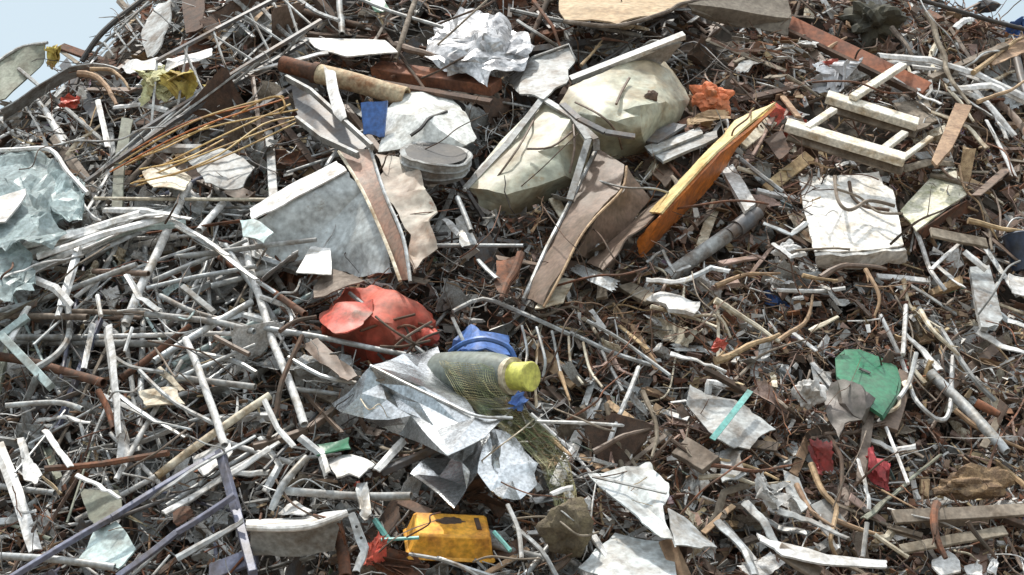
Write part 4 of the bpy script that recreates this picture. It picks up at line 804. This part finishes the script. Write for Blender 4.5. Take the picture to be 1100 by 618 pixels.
LINES = '''
pipe white 9 203,198 176,255 135,348
pipe silver 6 165,302 265,258
pipe silver 5 158,310 210,298 275,286
pipe white 8 262,258 276,314 326,456
pipe silver 8 165,388 270,325
pipe rusty 8 130,407 205,350
pipe white 8 200,365 218,410 242,478
pipe weathered 6 78,335 156,336
pipe grey 7 156,337 230,346 274,356
pipe silver 6 285,352 360,366 442,382
pipe silver 5 190,406 275,370
pipe grey 7 190,405 275,416
pipe rusty 10 -10,382 40,390 112,412
beam pale_teal 9 3,362 55,416
beam pale_teal 8 -5,366 30,340
flat white 12 116,352 122,400 128,470
flat white 12 124,440 134,470 130,500
flat white 6 100,348 90,396
flat white 6 77,290 62,340
flat silver 9 86,262 66,330
pipe silver 6 110,292 160,292
pipe brown 6 100,292 160,294
wire grey 7 20,306 50,304 68,322 74,350 66,378 40,396
wire silver 5 275,302 300,320 314,340 310,352
wire white 6 278,318 306,330 316,342
rod rusty 7 48,505 110,498 180,487
flat white 13 -2,478 18,530 38,592
flat white 7 48,462 62,482 76,502
flat white 8 82,510 106,522 130,536
beam blue-grey 6.5 10,622 120,556 236,486
beam blue-grey 6.5 126,620 190,572 252,532
beam blue-grey 9 236,484 254,550 272,616
plank blue-grey 20 226,616 276,596
flat silver 9 160,536 215,500 275,470
flat white 8 176,552 230,520 290,482
flat silver 7 200,540 250,505 300,475
pipe cream 9 168,512 230,466 290,425
pipe silver 8 -6,598 60,602 122,610
flat silver 8 190,600 235,575 262,560
pipe grey 9 300,527 372,531 441,532
flat white 9 404,506 433,474
beam dark_grey 8 410,508 470,481
pipe rusty 13 362,560 368,590 372,622
rod teal 7 403,558 420,582
rod teal 4 410,580 450,578
pipe silver 6 310,418 366,424
rod dark_brown 6 324,360 304,410 296,445 288,470
pipe silver 8 330,492 305,520 290,548
flat silver 9 322,470 345,488 352,510
beam brown 8 272,480 330,462 360,440
rod grey 5 487,335 519,322 560,336 612,360
rod silver 5 612,358 650,375 700,392
rod grey 4 486,342 500,372
rod silver 4 630,345 672,368 720,404
rod white 5 686,394 672,430 654,478
rod white 4 575,453 628,455 682,458
flat white 9 720,380 748,388 780,400
stick tan 9 768,386 798,376 838,358
stick cream 8 768,322 798,340 838,366
flat white 9 604,302 614,330 630,356
flat white 8 606,524 632,566 668,622
flat white 6 592,532 604,526 616,524
plank tan 18 716,580 734,622
stick dark_brown 5 718,470 748,494 786,528
stick dark_brown 5 700,492 722,468
flat pale_green 9 928,558 968,524 1010,490
flat white 6 922,494 930,520 934,548
rod white 5 932,562 927,598
stick rusty 10 1006,540 1002,568 1014,600
stick tan 7 872,500 886,530 900,548 892,580 900,600
pipe silver 12 1000,400 1040,440 1082,486
pipe rusty 10 1048,432 1074,446
wire white 5 948,338 960,370 972,398 984,432 1008,452 1020,440 1024,382
wire white 5 964,428 976,410 984,380
wire cream 5 940,448 962,438 966,424
flat white 9 972,358 992,378 1010,398
rod white 5 974,328 970,382
stick cream 6 990,334 1004,358 1030,380
rod white 5 834,312 880,314 908,310
stick tan 6 834,366 864,346 872,318
stick weathered 6 1000,188 1040,200 1056,225 1066,270
rod white 5 984,248 996,280 1004,296 1016,312
flat white 5 1000,290 1032,260
stick weathered 7 994,14 1010,50 1020,82 1042,112
stick cream 6 1006,46 1000,70 1022,100 1046,130
flat white 9 944,60 1000,64 1050,80 1104,106
flat white 7 980,72 1030,78 1080,98
flat white 6 1010,84 1060,110 1090,146
pipe black 5 978,-4 1040,16 1104,32
stick tan 6 1046,78 1080,52 1100,40
stick weathered 6 958,30 975,52 990,80
stick tan 5 888,54 910,40
stick weathered 5 846,82 880,104
rod grey 5 548,10 600,22 690,38
rod grey 4 556,22 580,38 602,52
stick rusty 5 574,0 592,30 604,54
stick tan 4 625,70 648,44
stick rusty 4 648,42 674,46
pipe weathered 6 448,-4 436,30 424,64
stick brown 9 424,48 456,58 482,72
rod grey 4 378,-4 420,12 476,30
pipe grey 7 364,-6 367,38
rod grey 5 276,4 300,30 316,44 330,44
rod grey 4 290,-2 306,24 314,40
rod silver 5 316,-4 340,12 364,22
flat white 8 268,78 310,66 352,56
flat white 6 105,108 110,130 116,158
flat white 6 122,116 150,112 180,119
stick tan 8 86,82 104,84 116,96 126,112
stick tan 5 96,74 122,76 140,96
plank olive 12 137,128 128,178 126,226
pipe white 8 240,218 214,248
pipe silver 5 458,264 562,264
rod white 5 499,204 518,178 548,152
pipe silver 6 492,212 506,248
flat white 8 478,236 494,252
flat silver 7 514,280 534,300
stick rusty 10 560,276 548,300 538,322
rod white 5 350,180 372,150 396,140
stick rusty 5 708,164 724,182 736,198
stick weathered 9 714,228 728,204 720,190
rod silver 5 792,168 812,184 840,206
stick cream 5 792,180 830,196
flat silver 7 820,240 850,252 866,240
stick tan 6 770,308 800,296 838,292
stick cream 5 700,330 740,340 770,352
flat silver 8 1062,330 1082,344 1104,352
rod grey 6 1010,352 1044,404 1070,430
stick tan 6 1026,440 1068,470 1104,486
stick dark_brown 6 890,470 906,500 900,540
stick tan 6 856,520 870,550 894,566
flat silver 9 808,552 836,566 870,574
pipe grey 6 6,436 60,432 88,440
flat white 8 40,452 70,448 98,456
flat silver 6 108,424 160,448 200,470
flat silver 6 120,420 168,454 206,462
rod grey 5 150,398 190,434 230,456
flat cream 7 170,396 196,420
pipe grey 6 172,318 210,336 268,352
flat silver 7 136,296 150,320 172,334
flat white 8 10,286 70,262 130,236
flat white 9 40,276 110,252 184,232
flat white 7 62,268 120,244 176,228
flat white 6 4,298 48,282 90,276
flat white 9 84,270 130,252 158,240
flat silver 6 92,276 140,254 164,244
flat pale_teal 8 20,250 60,238 92,230
flat white 7 112,226 150,226 184,232
flat white 6 184,236 220,256 246,276
flat silver 7 190,242 236,270 276,302
rod white 5 86,214 96,230 108,238
rod white 5 16,238 34,254 52,268
rod white 4 22,262 40,240
flat white 9 30,330 10,366
rod white 5 80,320 106,300
rod white 5 104,318 108,340
rod silver 5 116,380 140,394 176,400
rod white 4 142,352 134,378
rod silver 6 212,380 250,386 276,400
rod brown 6 230,362 268,380
beam grey 6 196,308 230,336
flat silver 7 222,346 260,338 290,346
pipe rusty 7 106,420 116,440 122,462
rod rusty 6 302,330 330,352
wire dark_brown 5 300,356 318,344 340,340
rod silver 5 310,384 345,404 382,412
flat white 6 284,430 298,460 316,480
flat silver 8 280,470 300,500 284,530
rod white 5 545,542 556,568 560,600
rod silver 5 552,566 580,590 600,622
rod teal 5 530,572 548,592
rod silver 5 470,600 500,610 540,622
wire grey 4 440,596 490,606 520,622
flat silver 9 556,486 566,510 580,528
stick tan 6 590,470 612,490
stick brown 7 640,486 672,470 700,460
stick tan 5 742,490 800,500 836,516
stick rusty 5 760,500 810,506 850,500
stick weathered 6 690,420 704,456 700,490
stick tan 5 600,400 612,430
wire silver 3 560,350 566,380 562,402
wire silver 3 576,352 586,384 584,404
wire silver 3 592,356 600,386 606,408
wire cream 3 610,362 614,390 626,412
wire cream 3 626,368 634,396 646,416
wire silver 4 646,376 660,400 668,420
rod silver 5 642,240 640,300
pipe dark_grey 9 1092,64 1104,110
flat white 7 1046,96 1070,124 1082,150
stick cream 6 1060,92 1090,76
plank weathered 14 1000,250 1060,262
stick tan 7 1040,236 1104,250
flat white 7 1036,270 1060,290
stick brown 8 880,300 910,286 950,290
stick tan 5 862,296 900,302
flat cream 6 870,356 900,340
stick tan 5 930,290 944,318 940,340
plank weathered 16 960,556 1104,548
plank weathered 12 968,590 1080,570
stick dark_brown 6 1040,560 1070,600
beam weathered 12 985,560 1060,556
rod white 4 952,460 976,520
stick tan 6 900,560 950,575
rod cream 5 940,575 976,600
flat white 11 0,284 60,262 126,240
flat white 10 30,292 90,264 150,240
flat white 9 66,282 120,256 186,228
flat white 12 50,258 96,246 150,230
flat white 9 8,270 40,262 80,248
flat white 8 110,246 150,232 190,226
flat pale_teal 9 92,262 150,244 200,240
flat white 8 140,236 176,230 206,236
flat white 7 20,304 44,290 70,280
flat white 9 36,300 60,310 78,330
wire rusty 3 396,346 420,338 440,344 466,352
wire rusty 3 410,362 436,350 456,358
wire dark_brown 3 404,340 424,356 450,372
wire weathered 3 420,376 436,362 464,346
wire rusty 3 388,356 416,346 446,338
wire dark_brown 3 418,334 436,352 444,378
wire weathered 3 430,338 446,352 470,372
wire dark_brown 3 408,372 430,372 462,366
rod weathered 3 372,354 404,346 440,336
wire dark_brown 3 430,386 450,366 474,356
wire weathered 4 896,190 900,214 912,226 934,216 962,222
wire dark_brown 4 912,196 916,212 930,222 956,226
wire weathered 3 900,204 924,212 944,228 970,230
stick cream 5 970,300 980,330 1010,352
flat white 9 1050,356 1076,372 1104,380
flat white 7 930,470 960,484 984,480
flat grey 12 836,548 870,560 912,580
flat grey 10 800,540 820,560 836,590
plank grey 22 880,540 900,566
flat white 8 880,560 900,592
flat silver 10 770,560 800,590 812,618
plank weathered 18 836,590 880,618
plank weathered 26 730,480 764,500
flat white 8 940,70 985,66 1030,78
flat white 7 985,96 1030,104 1066,126
flat white 9 1020,96 1064,92 1104,110
flat cream 7 1000,120 1040,136 1060,160
flat white 6 1060,130 1076,160 1090,190
flat white 7 960,84 990,104 1012,112
stick weathered 7 1010,60 1020,96 1040,124
stick tan 5 1050,110 1080,100 1104,84
flat white 6 830,262 850,276 866,272
flat white 7 694,300 720,304 744,298
flat silver 6 740,300 764,288 784,292
'''
for ln in LINES.strip().splitlines():
    k, c, w, *ps = ln.split(); c = c.replace('_', ' ').replace('pale green', 'olive')
    linear(k, c, float(w), [tuple(float(v) for v in p.split(',')) for p in ps])

# ------------------------------------------------------------------ the rest of the heap, piece by piece
def zone(x, y):
    if x < 330 and y > 400: return 'LD'
    if x < 330 and y > 205: return 'L'
    if x < 330: return 'TL'
    if y < 135 and x < 780: return 'TC'
    if x < 560 or (x < 640 and y > 440): return 'C'
    return 'R'
def in_hull(x, y):
    return any(inside(x, y, h) for h in HULLS)
def spot(zones=None, lo=(-150, -70), hi=(1250, 690), clear=True):
    while True:
        x, y = rnd.uniform(lo[0], hi[0]), rnd.uniform(lo[1], hi[1])
        if y < sil(x) + 8 or P(x, y).y > 14 or abs(P(x, y).x) > 7: continue
        if zones and zone(x, y) not in zones: continue
        if clear and in_hull(x, y): continue
        return x, y
def pick(d):
    t = rnd.uniform(0, sum(d.values()))
    for k, v in d.items():
        t -= v
        if t <= 0: return k
    return k
COLS = {
 'L': {'white': 2.6, 'silver': 4.5, 'grey': 3.4, 'pale teal': .8, 'weathered': .8, 'rusty': .4, 'dark grey': .9, 'blue-grey': .5, 'cream': .6},
 'LD': {'white': 2, 'silver': 2.6, 'grey': 2.4, 'dark grey': 2.6, 'weathered': 1, 'rusty': .5, 'olive': .6, 'blue-grey': .7, 'dark rusty': .8},
 'TL': {'grey': 2, 'dark grey': 1.6, 'silver': 2, 'white': 1.6, 'weathered': 1.2, 'dark rusty': 1, 'brown': 1, 'tan': .6},
 'TC': {'dark grey': 3, 'dark rusty': 2.4, 'grey': 1.4, 'weathered': 1.2, 'rusty': .8, 'silver': .7, 'dark brown': 2.4},
 'C': {'grey': 2, 'silver': 2, 'white': 1.2, 'dark grey': 2, 'dark rusty': 1.6, 'weathered': 1, 'brown': 1, 'rusty': .6},
 'R': {'weathered': 3, 'dark brown': 2, 'brown': 1.6, 'tan': 1.5, 'cream': 1.2, 'white': 1.3, 'grey': 1.4, 'rusty': .8, 'dark rusty': 1.4, 'silver': .8}}
WOODC = {'weathered': 3, 'dark brown': 1.6, 'tan': 1.7, 'brown': 1.8, 'cream': 1.2, 'white': .5, 'rusty': .9, 'pinkish': 1.2, 'dark rusty': .8}
def angle(z):
    if z in ('L', 'LD'): return rnd.choice((rnd.gauss(28, 18), rnd.gauss(28, 18), rnd.gauss(-20, 22), rnd.gauss(-65, 14), rnd.gauss(70, 16), rnd.gauss(2, 8)))
    if z == 'TL': return rnd.choice((rnd.gauss(32, 12), rnd.gauss(-55, 20), rnd.gauss(20, 20)))
    return rnd.choice((rnd.gauss(-35, 22), rnd.gauss(25, 25), rnd.uniform(-90, 90)))
def fill_linear(kind, n, zones, wr, lr, cols=None, bends=False, off=(-.02, .26)):
    for _ in range(n):
        x, y = spot(zones); z = zone(x, y); L = lr[0]*.8 * (lr[1]*1.15/lr[0]/.8)**rnd.random(); a = R(angle(z))
        dx, dy = math.cos(a) * L/2, -math.sin(a) * L/2
        pts = [(x-dx, y-dy), (x+dx, y+dy)]
        o0 = rnd.uniform(*off) + .8*relief(x, y); offs = [o0 + rnd.uniform(-.10, .10), o0 + rnd.uniform(-.10, .10)]
        if bends:
            bf = .07 if kind == 'stick' else .12; q = L * rnd.gauss(0, bf); r2 = L * rnd.gauss(0, bf)
            pts = [pts[0], (x-dx*.3 - dy/L*q*2, y-dy*.3 + dx/L*q*2), (x+dx*.35 - dy/L*r2*2, y+dy*.35 + dx/L*r2*2), pts[1]]
            offs = [offs[0], o0 + rnd.uniform(-.02, .1), o0 + rnd.uniform(-.02, .1), offs[1]]
        linear(kind, pick(cols or COLS[z]), wr[0]*.8 * (wr[1]*1.15/wr[0]/.8)**rnd.random(), pts, offs)
def relief(x, y): return .17*n1(x/75, y/75, 3) + .08*n1(x/30, y/30, 8)
ALLZ = ('L', 'LD', 'TL', 'TC', 'C', 'R')
fill_linear('pipe', 100, ('L',), (3.4, 7), (95, 230))
fill_linear('pipe', 55, ('LD',), (3.4, 7), (90, 200))
fill_linear('pipe', 45, ('TL', 'C', 'TC'), (4, 8), (40, 120))
fill_linear('pipe', 25, ('R',), (4, 8), (35, 90))
fill_linear('beam', 45, ('L', 'LD', 'TL', 'C', 'TC'), (5, 9), (50, 130))
fill_linear('beam', 15, ('R',), (5, 9), (40, 90))
fill_linear('flat', 40, ('L',), (3, 8), (60, 170))
fill_linear('flat', 30, ('LD',), (3, 8), (50, 130))
fill_linear('flat', 60, ('TL', 'C', 'TC'), (5, 12), (30, 100))
fill_linear('flat', 60, ('R',), (4, 10), (25, 70), bends=True)
fill_linear('angle', 60, ('L', 'LD', 'TL', 'C', 'TC'), (5, 10), (40, 110))
fill_linear('angle', 20, ('R',), (5, 9), (40, 90))
fill_linear('rod', 90, ('L', 'LD', 'TL', 'C', 'TC'), (2.5, 4.5), (50, 150))
fill_linear('rod', 60, ('R',), (2.5, 4.5), (40, 110))
fill_linear('wire', 60, ('L', 'LD', 'TL', 'C', 'TC'), (1.4, 2.6), (40, 120), bends=True, off=(.05, .32))
fill_linear('wire', 80, ('R',), (1.4, 2.6), (40, 110), bends=True, off=(.05, .32))
fill_linear('stick', 235, ('R',), (1.9, 5.2), (35, 130), WOODC, bends=True)
fill_linear('stick', 45, ('C', 'TC', 'TL'), (3.5, 7), (35, 100), WOODC, bends=True)
fill_linear('plank', 70, ('R',), (8, 17), (35, 90), WOODC)
fill_linear('plank', 25, ('C', 'TC', 'TL', 'L'), (8, 15), (35, 90), WOODC)

SLC = {'weathered': 2.4, 'tan': 1.3, 'cream': 1.2, 'white': 1.2, 'grey': 2, 'silver': 1, 'pinkish': 1.5, 'brown': 1.4, 'dark rusty': .6}
fill_linear('slat', 150, ('R',), (4, 11), (24, 90), SLC, off=(.04, .28))
fill_linear('slat', 60, ('C', 'TC', 'TL'), (4, 11), (24, 90), {'grey': 2, 'silver': 1.4, 'white': 1, 'dark rusty': 1.4, 'brown': 1.2, 'dark grey': 1.2, 'weathered': 1}, off=(.02, .24))
# thin wires and twigs that lie across the large pieces
for _ in range(70):
    x, y = spot(None, (0, 0), (1100, 618), False); L = rnd.uniform(30, 110); an = R(rnd.uniform(-70, 70)); dx, dy = math.cos(an)*L/2, math.sin(an)*L/2; o0 = rnd.uniform(.46, .60)
    linear(rnd.choice(('wire', 'wire', 'stick')), pick({'dark brown': 3, 'weathered': 2, 'grey': 1.6, 'rusty': 1.5, 'dark grey': 1.2, 'cream': .5}), rnd.uniform(1.2, 2.6), [(x-dx, y-dy), (x-dx*.2+rnd.gauss(0, 5), y-dy*.2+rnd.gauss(0, 5)), (x+dx*.4+rnd.gauss(0, 5), y+dy*.4+rnd.gauss(0, 5)), (x+dx, y+dy)], [o0-.14, o0, o0+.01, o0-.14])
def variants(fn, n, nm):
    out = []
    for k in range(n):
        bm = fn(k); bmesh.ops.recalc_face_normals(bm, faces=bm.faces); me = bpy.data.meshes.new(nm); bm.to_mesh(me); bm.free()
        me.materials.append(MT['grey']); me.shade_smooth(); me.set_sharp_from_angle(angle=R(24)); out.append(me)
    return out
def chip_bm(k):
    r = random.Random(k); bm = bmesh.new(); bmesh.ops.create_cube(bm, size=1)
    for v in bm.verts: v.co = Vector((v.co.x * (.9 + .3*r.random()), v.co.y * .34 * (.6 + .6*r.random()), v.co.z * .16 * (.6 + .6*r.random())))
    bmesh.ops.subdivide_edges(bm, edges=bm.edges, cuts=2, use_grid_fill=True)
    for v in bm.verts: v.co += noise.noise_vector(v.co * 4 + Vector((k, 0, 0))) * .05
    return bm
SV = variants(lambda k: creased_bm(1, .55 + .45*((k*7) % 5)/5, 100+k, 2 + k % 4), 22, 'creased_sheet')
BV = variants(lambda k: creased_bm(1, .9, 70+k, 6, 12, .012, 30, 95, .03), 14, 'crumpled_piece')
CV = variants(chip_bm, 10, 'offcut')
TV = variants(lambda k: creased_bm(1, .22 + .3*((k*5) % 7)/7, 300+k, 1 + k % 4, 12, .007, 15, 70), 22, 'torn_strip')
def placed(kind, meshes, n, zones, sr, cols=None, off=(-.04, .2), box=None):
    name, cat, grp = KINDS[kind]
    for _ in range(n):
        x, y = spot(zones, *(box or ())); z = zone(x, y); p = P(x, y, rnd.uniform(*off) + .8*relief(x, y)); L = rnd.uniform(*sr)
        o = bpy.data.objects.new(name, rnd.choice(meshes)); COL.objects.link(o)
        nn = nrm(p); yaw = rnd.uniform(0, 6.28)
        q = nn.to_track_quat('Z', 'Y').to_matrix() @ Matrix.Rotation(yaw, 3, 'Z') @ Matrix.Rotation(rnd.gauss(0, .5), 3, 'X') @ Matrix.Rotation(rnd.gauss(0, .5), 3, 'Y')
        o.matrix_world = Matrix.Translation(p) @ q.to_4x4() @ Matrix.Scale(L * mpp(p), 4)
        c = pick(cols or COLS[z]); o.material_slots[0].link = 'OBJECT'; o.material_slots[0].material = MT[c]
        o['category'] = cat; o['group'] = grp
        AUTO.append(dict(o=o, kind=cat, col=c, x=x, y=y, L=L, w=12, ang=None, a=(x, y), b=(x, y), bent=False, hollow=False, lump=True))
placed('scrap', SV, 130, ('L', 'LD', 'TL'), (24, 74), None, (-.1, .12))
placed('scrap', SV, 90, ('C', 'TC'), (24, 64))
placed('scrap', SV, 26, ('C', 'TC', 'TL'), (60, 100), None, (-.06, .1))
placed('scrap', SV, 80, ('R',), (16, 46), {'grey': 2, 'silver': 1.5, 'white': 1.5, 'cream': 1, 'pinkish': 1, 'weathered': 1, 'dark rusty': 1})
placed('torn', TV, 100, ('R',), (24, 80), {'grey': 2, 'silver': 1.6, 'white': 1.4, 'weathered': 1.4, 'brown': 1.2, 'pinkish': 1, 'cream': .8, 'dark rusty': .6}, (.06, .30))
placed('torn', TV, 100, ('L', 'LD'), (30, 100), {'silver': 3, 'grey': 2.4, 'white': 1.6, 'dark grey': 1.2, 'pale teal': .7, 'weathered': .8}, (-.06, .2))
placed('torn', TV, 90, ('TL', 'TC', 'C'), (30, 100), {'dark grey': 2, 'dark rusty': 2.4, 'rusty': 1, 'brown': 2, 'grey': 2, 'silver': 1, 'weathered': 1}, (-.04, .2))
fill_linear('plank', 45, ('TL', 'TC'), (9, 18), (50, 120), {'dark rusty': 2.4, 'rusty': 1.5, 'brown': 1.5, 'dark grey': 1.5, 'weathered': .6}, off=(-.06, .14))
BAGC = {'white': 4, 'silver': 2, 'grey': 1.5, 'cream': 1.5, 'black': 1.6, 'red': .25, 'blue': .25, 'teal': .2, 'tan': .8, 'brown': 1}
placed('bag', BV, 110, ALLZ, (10, 30), BAGC)
placed('bag', BV, 70, ('R',), (12, 36), BAGC)
PALE = {'white': 4, 'silver': 2, 'cream': 1.2, 'pinkish': .8, 'grey': .8}
for bx, k in ((((950, 55), (1110, 190)), 34), (((690, 285), (770, 330)), 10), (((820, 245), (890, 310)), 10), (((1050, 280), (1110, 370)), 12), (((860, 40), (980, 120)), 10), (((700, 540), (860, 625)), 14), (((0, 225), (200, 320)), 26), (((430, 500), (640, 618)), 14)):
    placed('bag', BV, k, None, (12, 34), PALE, (0, .26), bx)
placed('chip', CV, 230, ('R',), (12, 40), WOODC, (.04, .28))
placed('chip', CV, 60, ('C', 'TC', 'TL', 'L'), (12, 30), COLS['C'])

# ------------------------------------------------------------------ fine litter nobody could count
def litter(name, n, zones, cols, lr, wr, off, curl=0.0, seg=1, label=None, flat=1.0, clear=.9, taper=False):
    V, F, MI = [], [], []; keys = list(cols)
    for _ in range(n):
        while True:
            x, y = spot(zones, clear=False)
            if n1(x/42, y/42, 12) < -.16 and rnd.random() < .88: continue
            if rnd.random() > clear or not in_hull(x, y): break
        o0 = rnd.uniform(*off) + relief(x, y); p = P(x, y, o0); s = mpp(p); L = rnd.uniform(*lr) * s; w = rnd.uniform(*wr) * s / 2
        nn = nrm(p); u = nn.orthogonal().normalized(); v = nn.cross(u); a = rnd.uniform(0, 6.283)
        d = u*math.cos(a) + v*math.sin(a) + nn*rnd.gauss(0, .35); d.normalize()
        pts = [p - d*L/2]; dd = d.copy()
        for k in range(seg):
            pts.append(pts[-1] + dd*L/seg)
            if curl: dd = (dd + Vector((rnd.gauss(0, curl), rnd.gauss(0, curl), rnd.gauss(0, curl)))).normalized()
        sd = d.cross(Vector((rnd.gauss(0, 1), rnd.gauss(0, 1), rnd.gauss(0, 1)))).normalized(); up = d.cross(sd)
        pale = math.exp(3.2 * n1(x/52, y/52, 20) + 1.2 * n1(x/20, y/20, 27))   # pale rubbish lies in patches
        mi = keys.index(pick({k: v * (pale if k in ('white', 'tan', 'pink', 'grey') else 1) for k, v in cols.items()})); b0 = len(V)
        for i, c in enumerate(pts):
            ww = w * (1 if i < seg else (rnd.choice((.1, .35, .7, 1.2)) if taper else .6))
            V += [c - sd*ww - up*ww*flat, c + sd*ww - up*ww*flat, c + sd*ww + up*ww*flat, c - sd*ww + up*ww*flat]
        for i in range(seg):
            q = b0 + 4*i
            for k in range(4): F.append((q+k, q+(k+1) % 4, q+4+(k+1) % 4, q+4+k)); MI.append(mi)
        q = b0 + 4*seg; F += [(b0+3, b0+2, b0+1, b0), (q, q+1, q+2, q+3)]; MI += [mi, mi]
    me = bpy.data.meshes.new(name); me.from_pydata([tuple(v) for v in V], [], F)
    for k in keys: me.materials.append(LIT[k])
    me.polygons.foreach_set('material_index', MI)
    o = bpy.data.objects.new(name, me); COL.objects.link(o); o['kind'] = 'stuff'
    if label: o['label'] = label; o['category'] = 'litter'
LIT = {
 'white': mat('litter_white', (.66, .66, .65), (.4, .36, .3), .3, .6, island=True, var=.3),
 'grey': mat('litter_grey', (.40, .41, .41), (.2, .18, .15), .3, .55, island=True, var=.4),
 'dark': mat('litter_dark', (.095, .085, .078), (.04, .03, .025), .3, .8, island=True, var=.4),
 'brown': mat('litter_brown', (.21, .115, .07), (.10, .055, .035), .4, .85, island=True, var=.5, hue=.02),
 'tan': mat('litter_tan', (.42, .31, .20), (.25, .17, .10), .35, .85, island=True, var=.4, hue=.02),
 'rust': mat('litter_rust', (.24, .09, .045), (.10, .05, .03), .4, .85, island=True, var=.4, hue=.01),
 'pink': mat('litter_pinkish', (.36, .24, .20), (.2, .13, .10), .35, .85, island=True, var=.4, hue=.01),
 'bits': mat('litter_coloured', (.35, .16, .10), (.2, .2, .3), .5, .6, island=True, var=.4, hue=.5)}
WOODL = {'brown': 3.8, 'tan': 2.8, 'dark': 1.2, 'rust': 2.8, 'white': 2.0, 'grey': 2.0, 'pink': 2.4, 'bits': .15}
METL = {'grey': 3, 'white': 1.7, 'dark': 2.6, 'brown': 1.3, 'rust': 1.0, 'tan': .6, 'bits': .15}
DARKL = {'grey': 2, 'white': .6, 'dark': 3.4, 'brown': 2, 'rust': 1.5, 'tan': .6}
WIRER = {'rust': 3, 'brown': 3, 'dark': 1.4, 'pink': 1.6, 'grey': 1.4, 'tan': .8}
WIREM = {'grey': 3, 'dark': 2.4, 'brown': 1.2, 'rust': 1, 'white': .8}
litter('brush_litter', 5200, ('R',), WOODL, (10, 44), (.8, 2.1), (-.14, .22), .10, 2, 'fine brown twigs and splinters all over the woody side')
litter('splinter_litter', 10500, ('R',), WOODL, (4, 18), (2.2, 7), (-.10, .24), 0, 1, 'small chips of wood and rubbish among the brown twigs', .25, taper=True)
litter('scrap_flake_litter', 3000, ('R',), {'brown': 2.5, 'tan': 2, 'white': 1.6, 'grey': 2.6, 'pink': 1.8, 'rust': 1, 'dark': 1, 'bits': .1}, (9, 30), (4, 11), (-.10, .18), 0, 1, 'torn flakes of board and sheet among the brown twigs', .10, taper=True)
litter('rusty_wire_tangle', 2700, ('R',), WIRER, (30, 100), (.55, 1.15), (-.10, .26), .30, 9, 'matted tangle of thin rusty wire and roots on the woody side')
litter('shredded_metal_litter', 2600, ('L', 'TL', 'C'), METL, (8, 44), (.9, 2.2), (-.15, .20), .10, 2, 'fine shredded metal and wire between the pale pipes')
litter('metal_chip_litter', 7000, ('L', 'TL', 'C'), METL, (4, 19), (2.5, 9), (-.15, .16), 0, 1, 'small flakes of scrap metal between the pale pipes', .12, taper=True)
litter('grey_wire_tangle', 2600, ('L', 'LD', 'TL', 'C', 'TC'), WIREM, (30, 110), (.55, 1.2), (-.12, .26), .26, 9, 'tangle of thin grey and dark wire between the pipes')
litter('dark_litter', 3600, ('TC', 'C', 'LD'), DARKL, (8, 40), (1, 3), (-.15, .2), .1, 2, 'dark shredded scrap at the middle and top')
litter('dark_flake_litter', 6000, ('TC', 'C', 'LD'), DARKL, (5, 20), (2.5, 9), (-.15, .16), 0, 1, 'dark flakes of torn scrap at the middle and top', .12, taper=True)

# ------------------------------------------------------------------ labels that single out each of the traced and filled pieces
CN = {'silver': 'pale silver', 'galvanised': 'shiny grey', 'weathered': 'grey-brown', 'rusty': 'rusty brown', 'dark rusty': 'dark rusty', 'yellow rag': 'yellow', 'orange': 'orange'}
def near(x, y): return sorted(ANCH, key=lambda a: math.hypot(a[1]-x, (a[2]-y)))
used = {}
def lab(d):
    x, y, L, w = d['x'], d['y'], d['L'], d['w']; out = []
    size = 'short' if L < 42 else 'medium' if L < 85 else 'long'
    if d.get('lump'): size = 'tiny' if L < 18 else 'small' if L < 32 else 'middling' if L < 46 else 'large'
    if not d.get('lump'): size = ('thin ' if w < 3.6 else 'thick ' if w > 8 else '') + size
    ori = ''
    if d['ang'] is not None:
        a = d['ang']; ori = 'level' if a < 14 or a > 166 else 'upright' if 70 < a < 110 else 'slanting' if a < 90 else 'downsloping'
    if d['bent'] and d['ang'] is not None: ori = ('bent ' + ori)
    kind = {'scrap': 'crushed sheet scrap', 'torn sheet': 'torn sheet strip', 'plastic': 'crumpled plastic piece', 'offcut': 'wood offcut' if d['col'] in ('weathered', 'tan', 'cream', 'brown', 'dark brown') else 'broken offcut'}.get(d['kind'], d['kind'])
    head = ' '.join(f"{size} {CN.get(d['col'], d['col'])} {ori} {kind}".split())
    N = near(x, y); A, B, C_ = N[0], N[1], N[2]
    def rel(q):
        dx, dy = x - q[1], y - q[2]; r = math.hypot(dx, dy)
        if r < 30: return 'touching the ' + q[0]
        v = 'above' if dy < -.7*abs(dx) else 'below' if dy > .7*abs(dx) else 'beside'
        h = 'just ' if r < 60 else 'well ' if r > 130 and v != 'beside' else ''
        return f"{h}{v} the {q[0]}"
    out.append(f"{head} {rel(A)}")
    out.append(f"{head} {rel(A)}, towards the {B[0]}")
    out.append(f"{head} between the {A[0]} and the {B[0]}")
    out.append(f"{head} between the {A[0]} and the {C_[0]}")
    out.append(f"{head} {rel(B)}, facing the {A[0]}")
    out.append(f"{head} {rel(C_)}, near the {A[0]}")
    return [t for t in out if len(t.replace('-', ' ').split()) <= 16]
for d in AUTO:
    c = lab(d)
    t = next((t for t in c if t not in used), c[0])
    used.setdefault(t, []).append(d)
    d['o']['label'] = t
for t, ds in used.items():
    if len(ds) > 1:
        for d in ds: d['o']['group'] = ds[0]['o']['group']
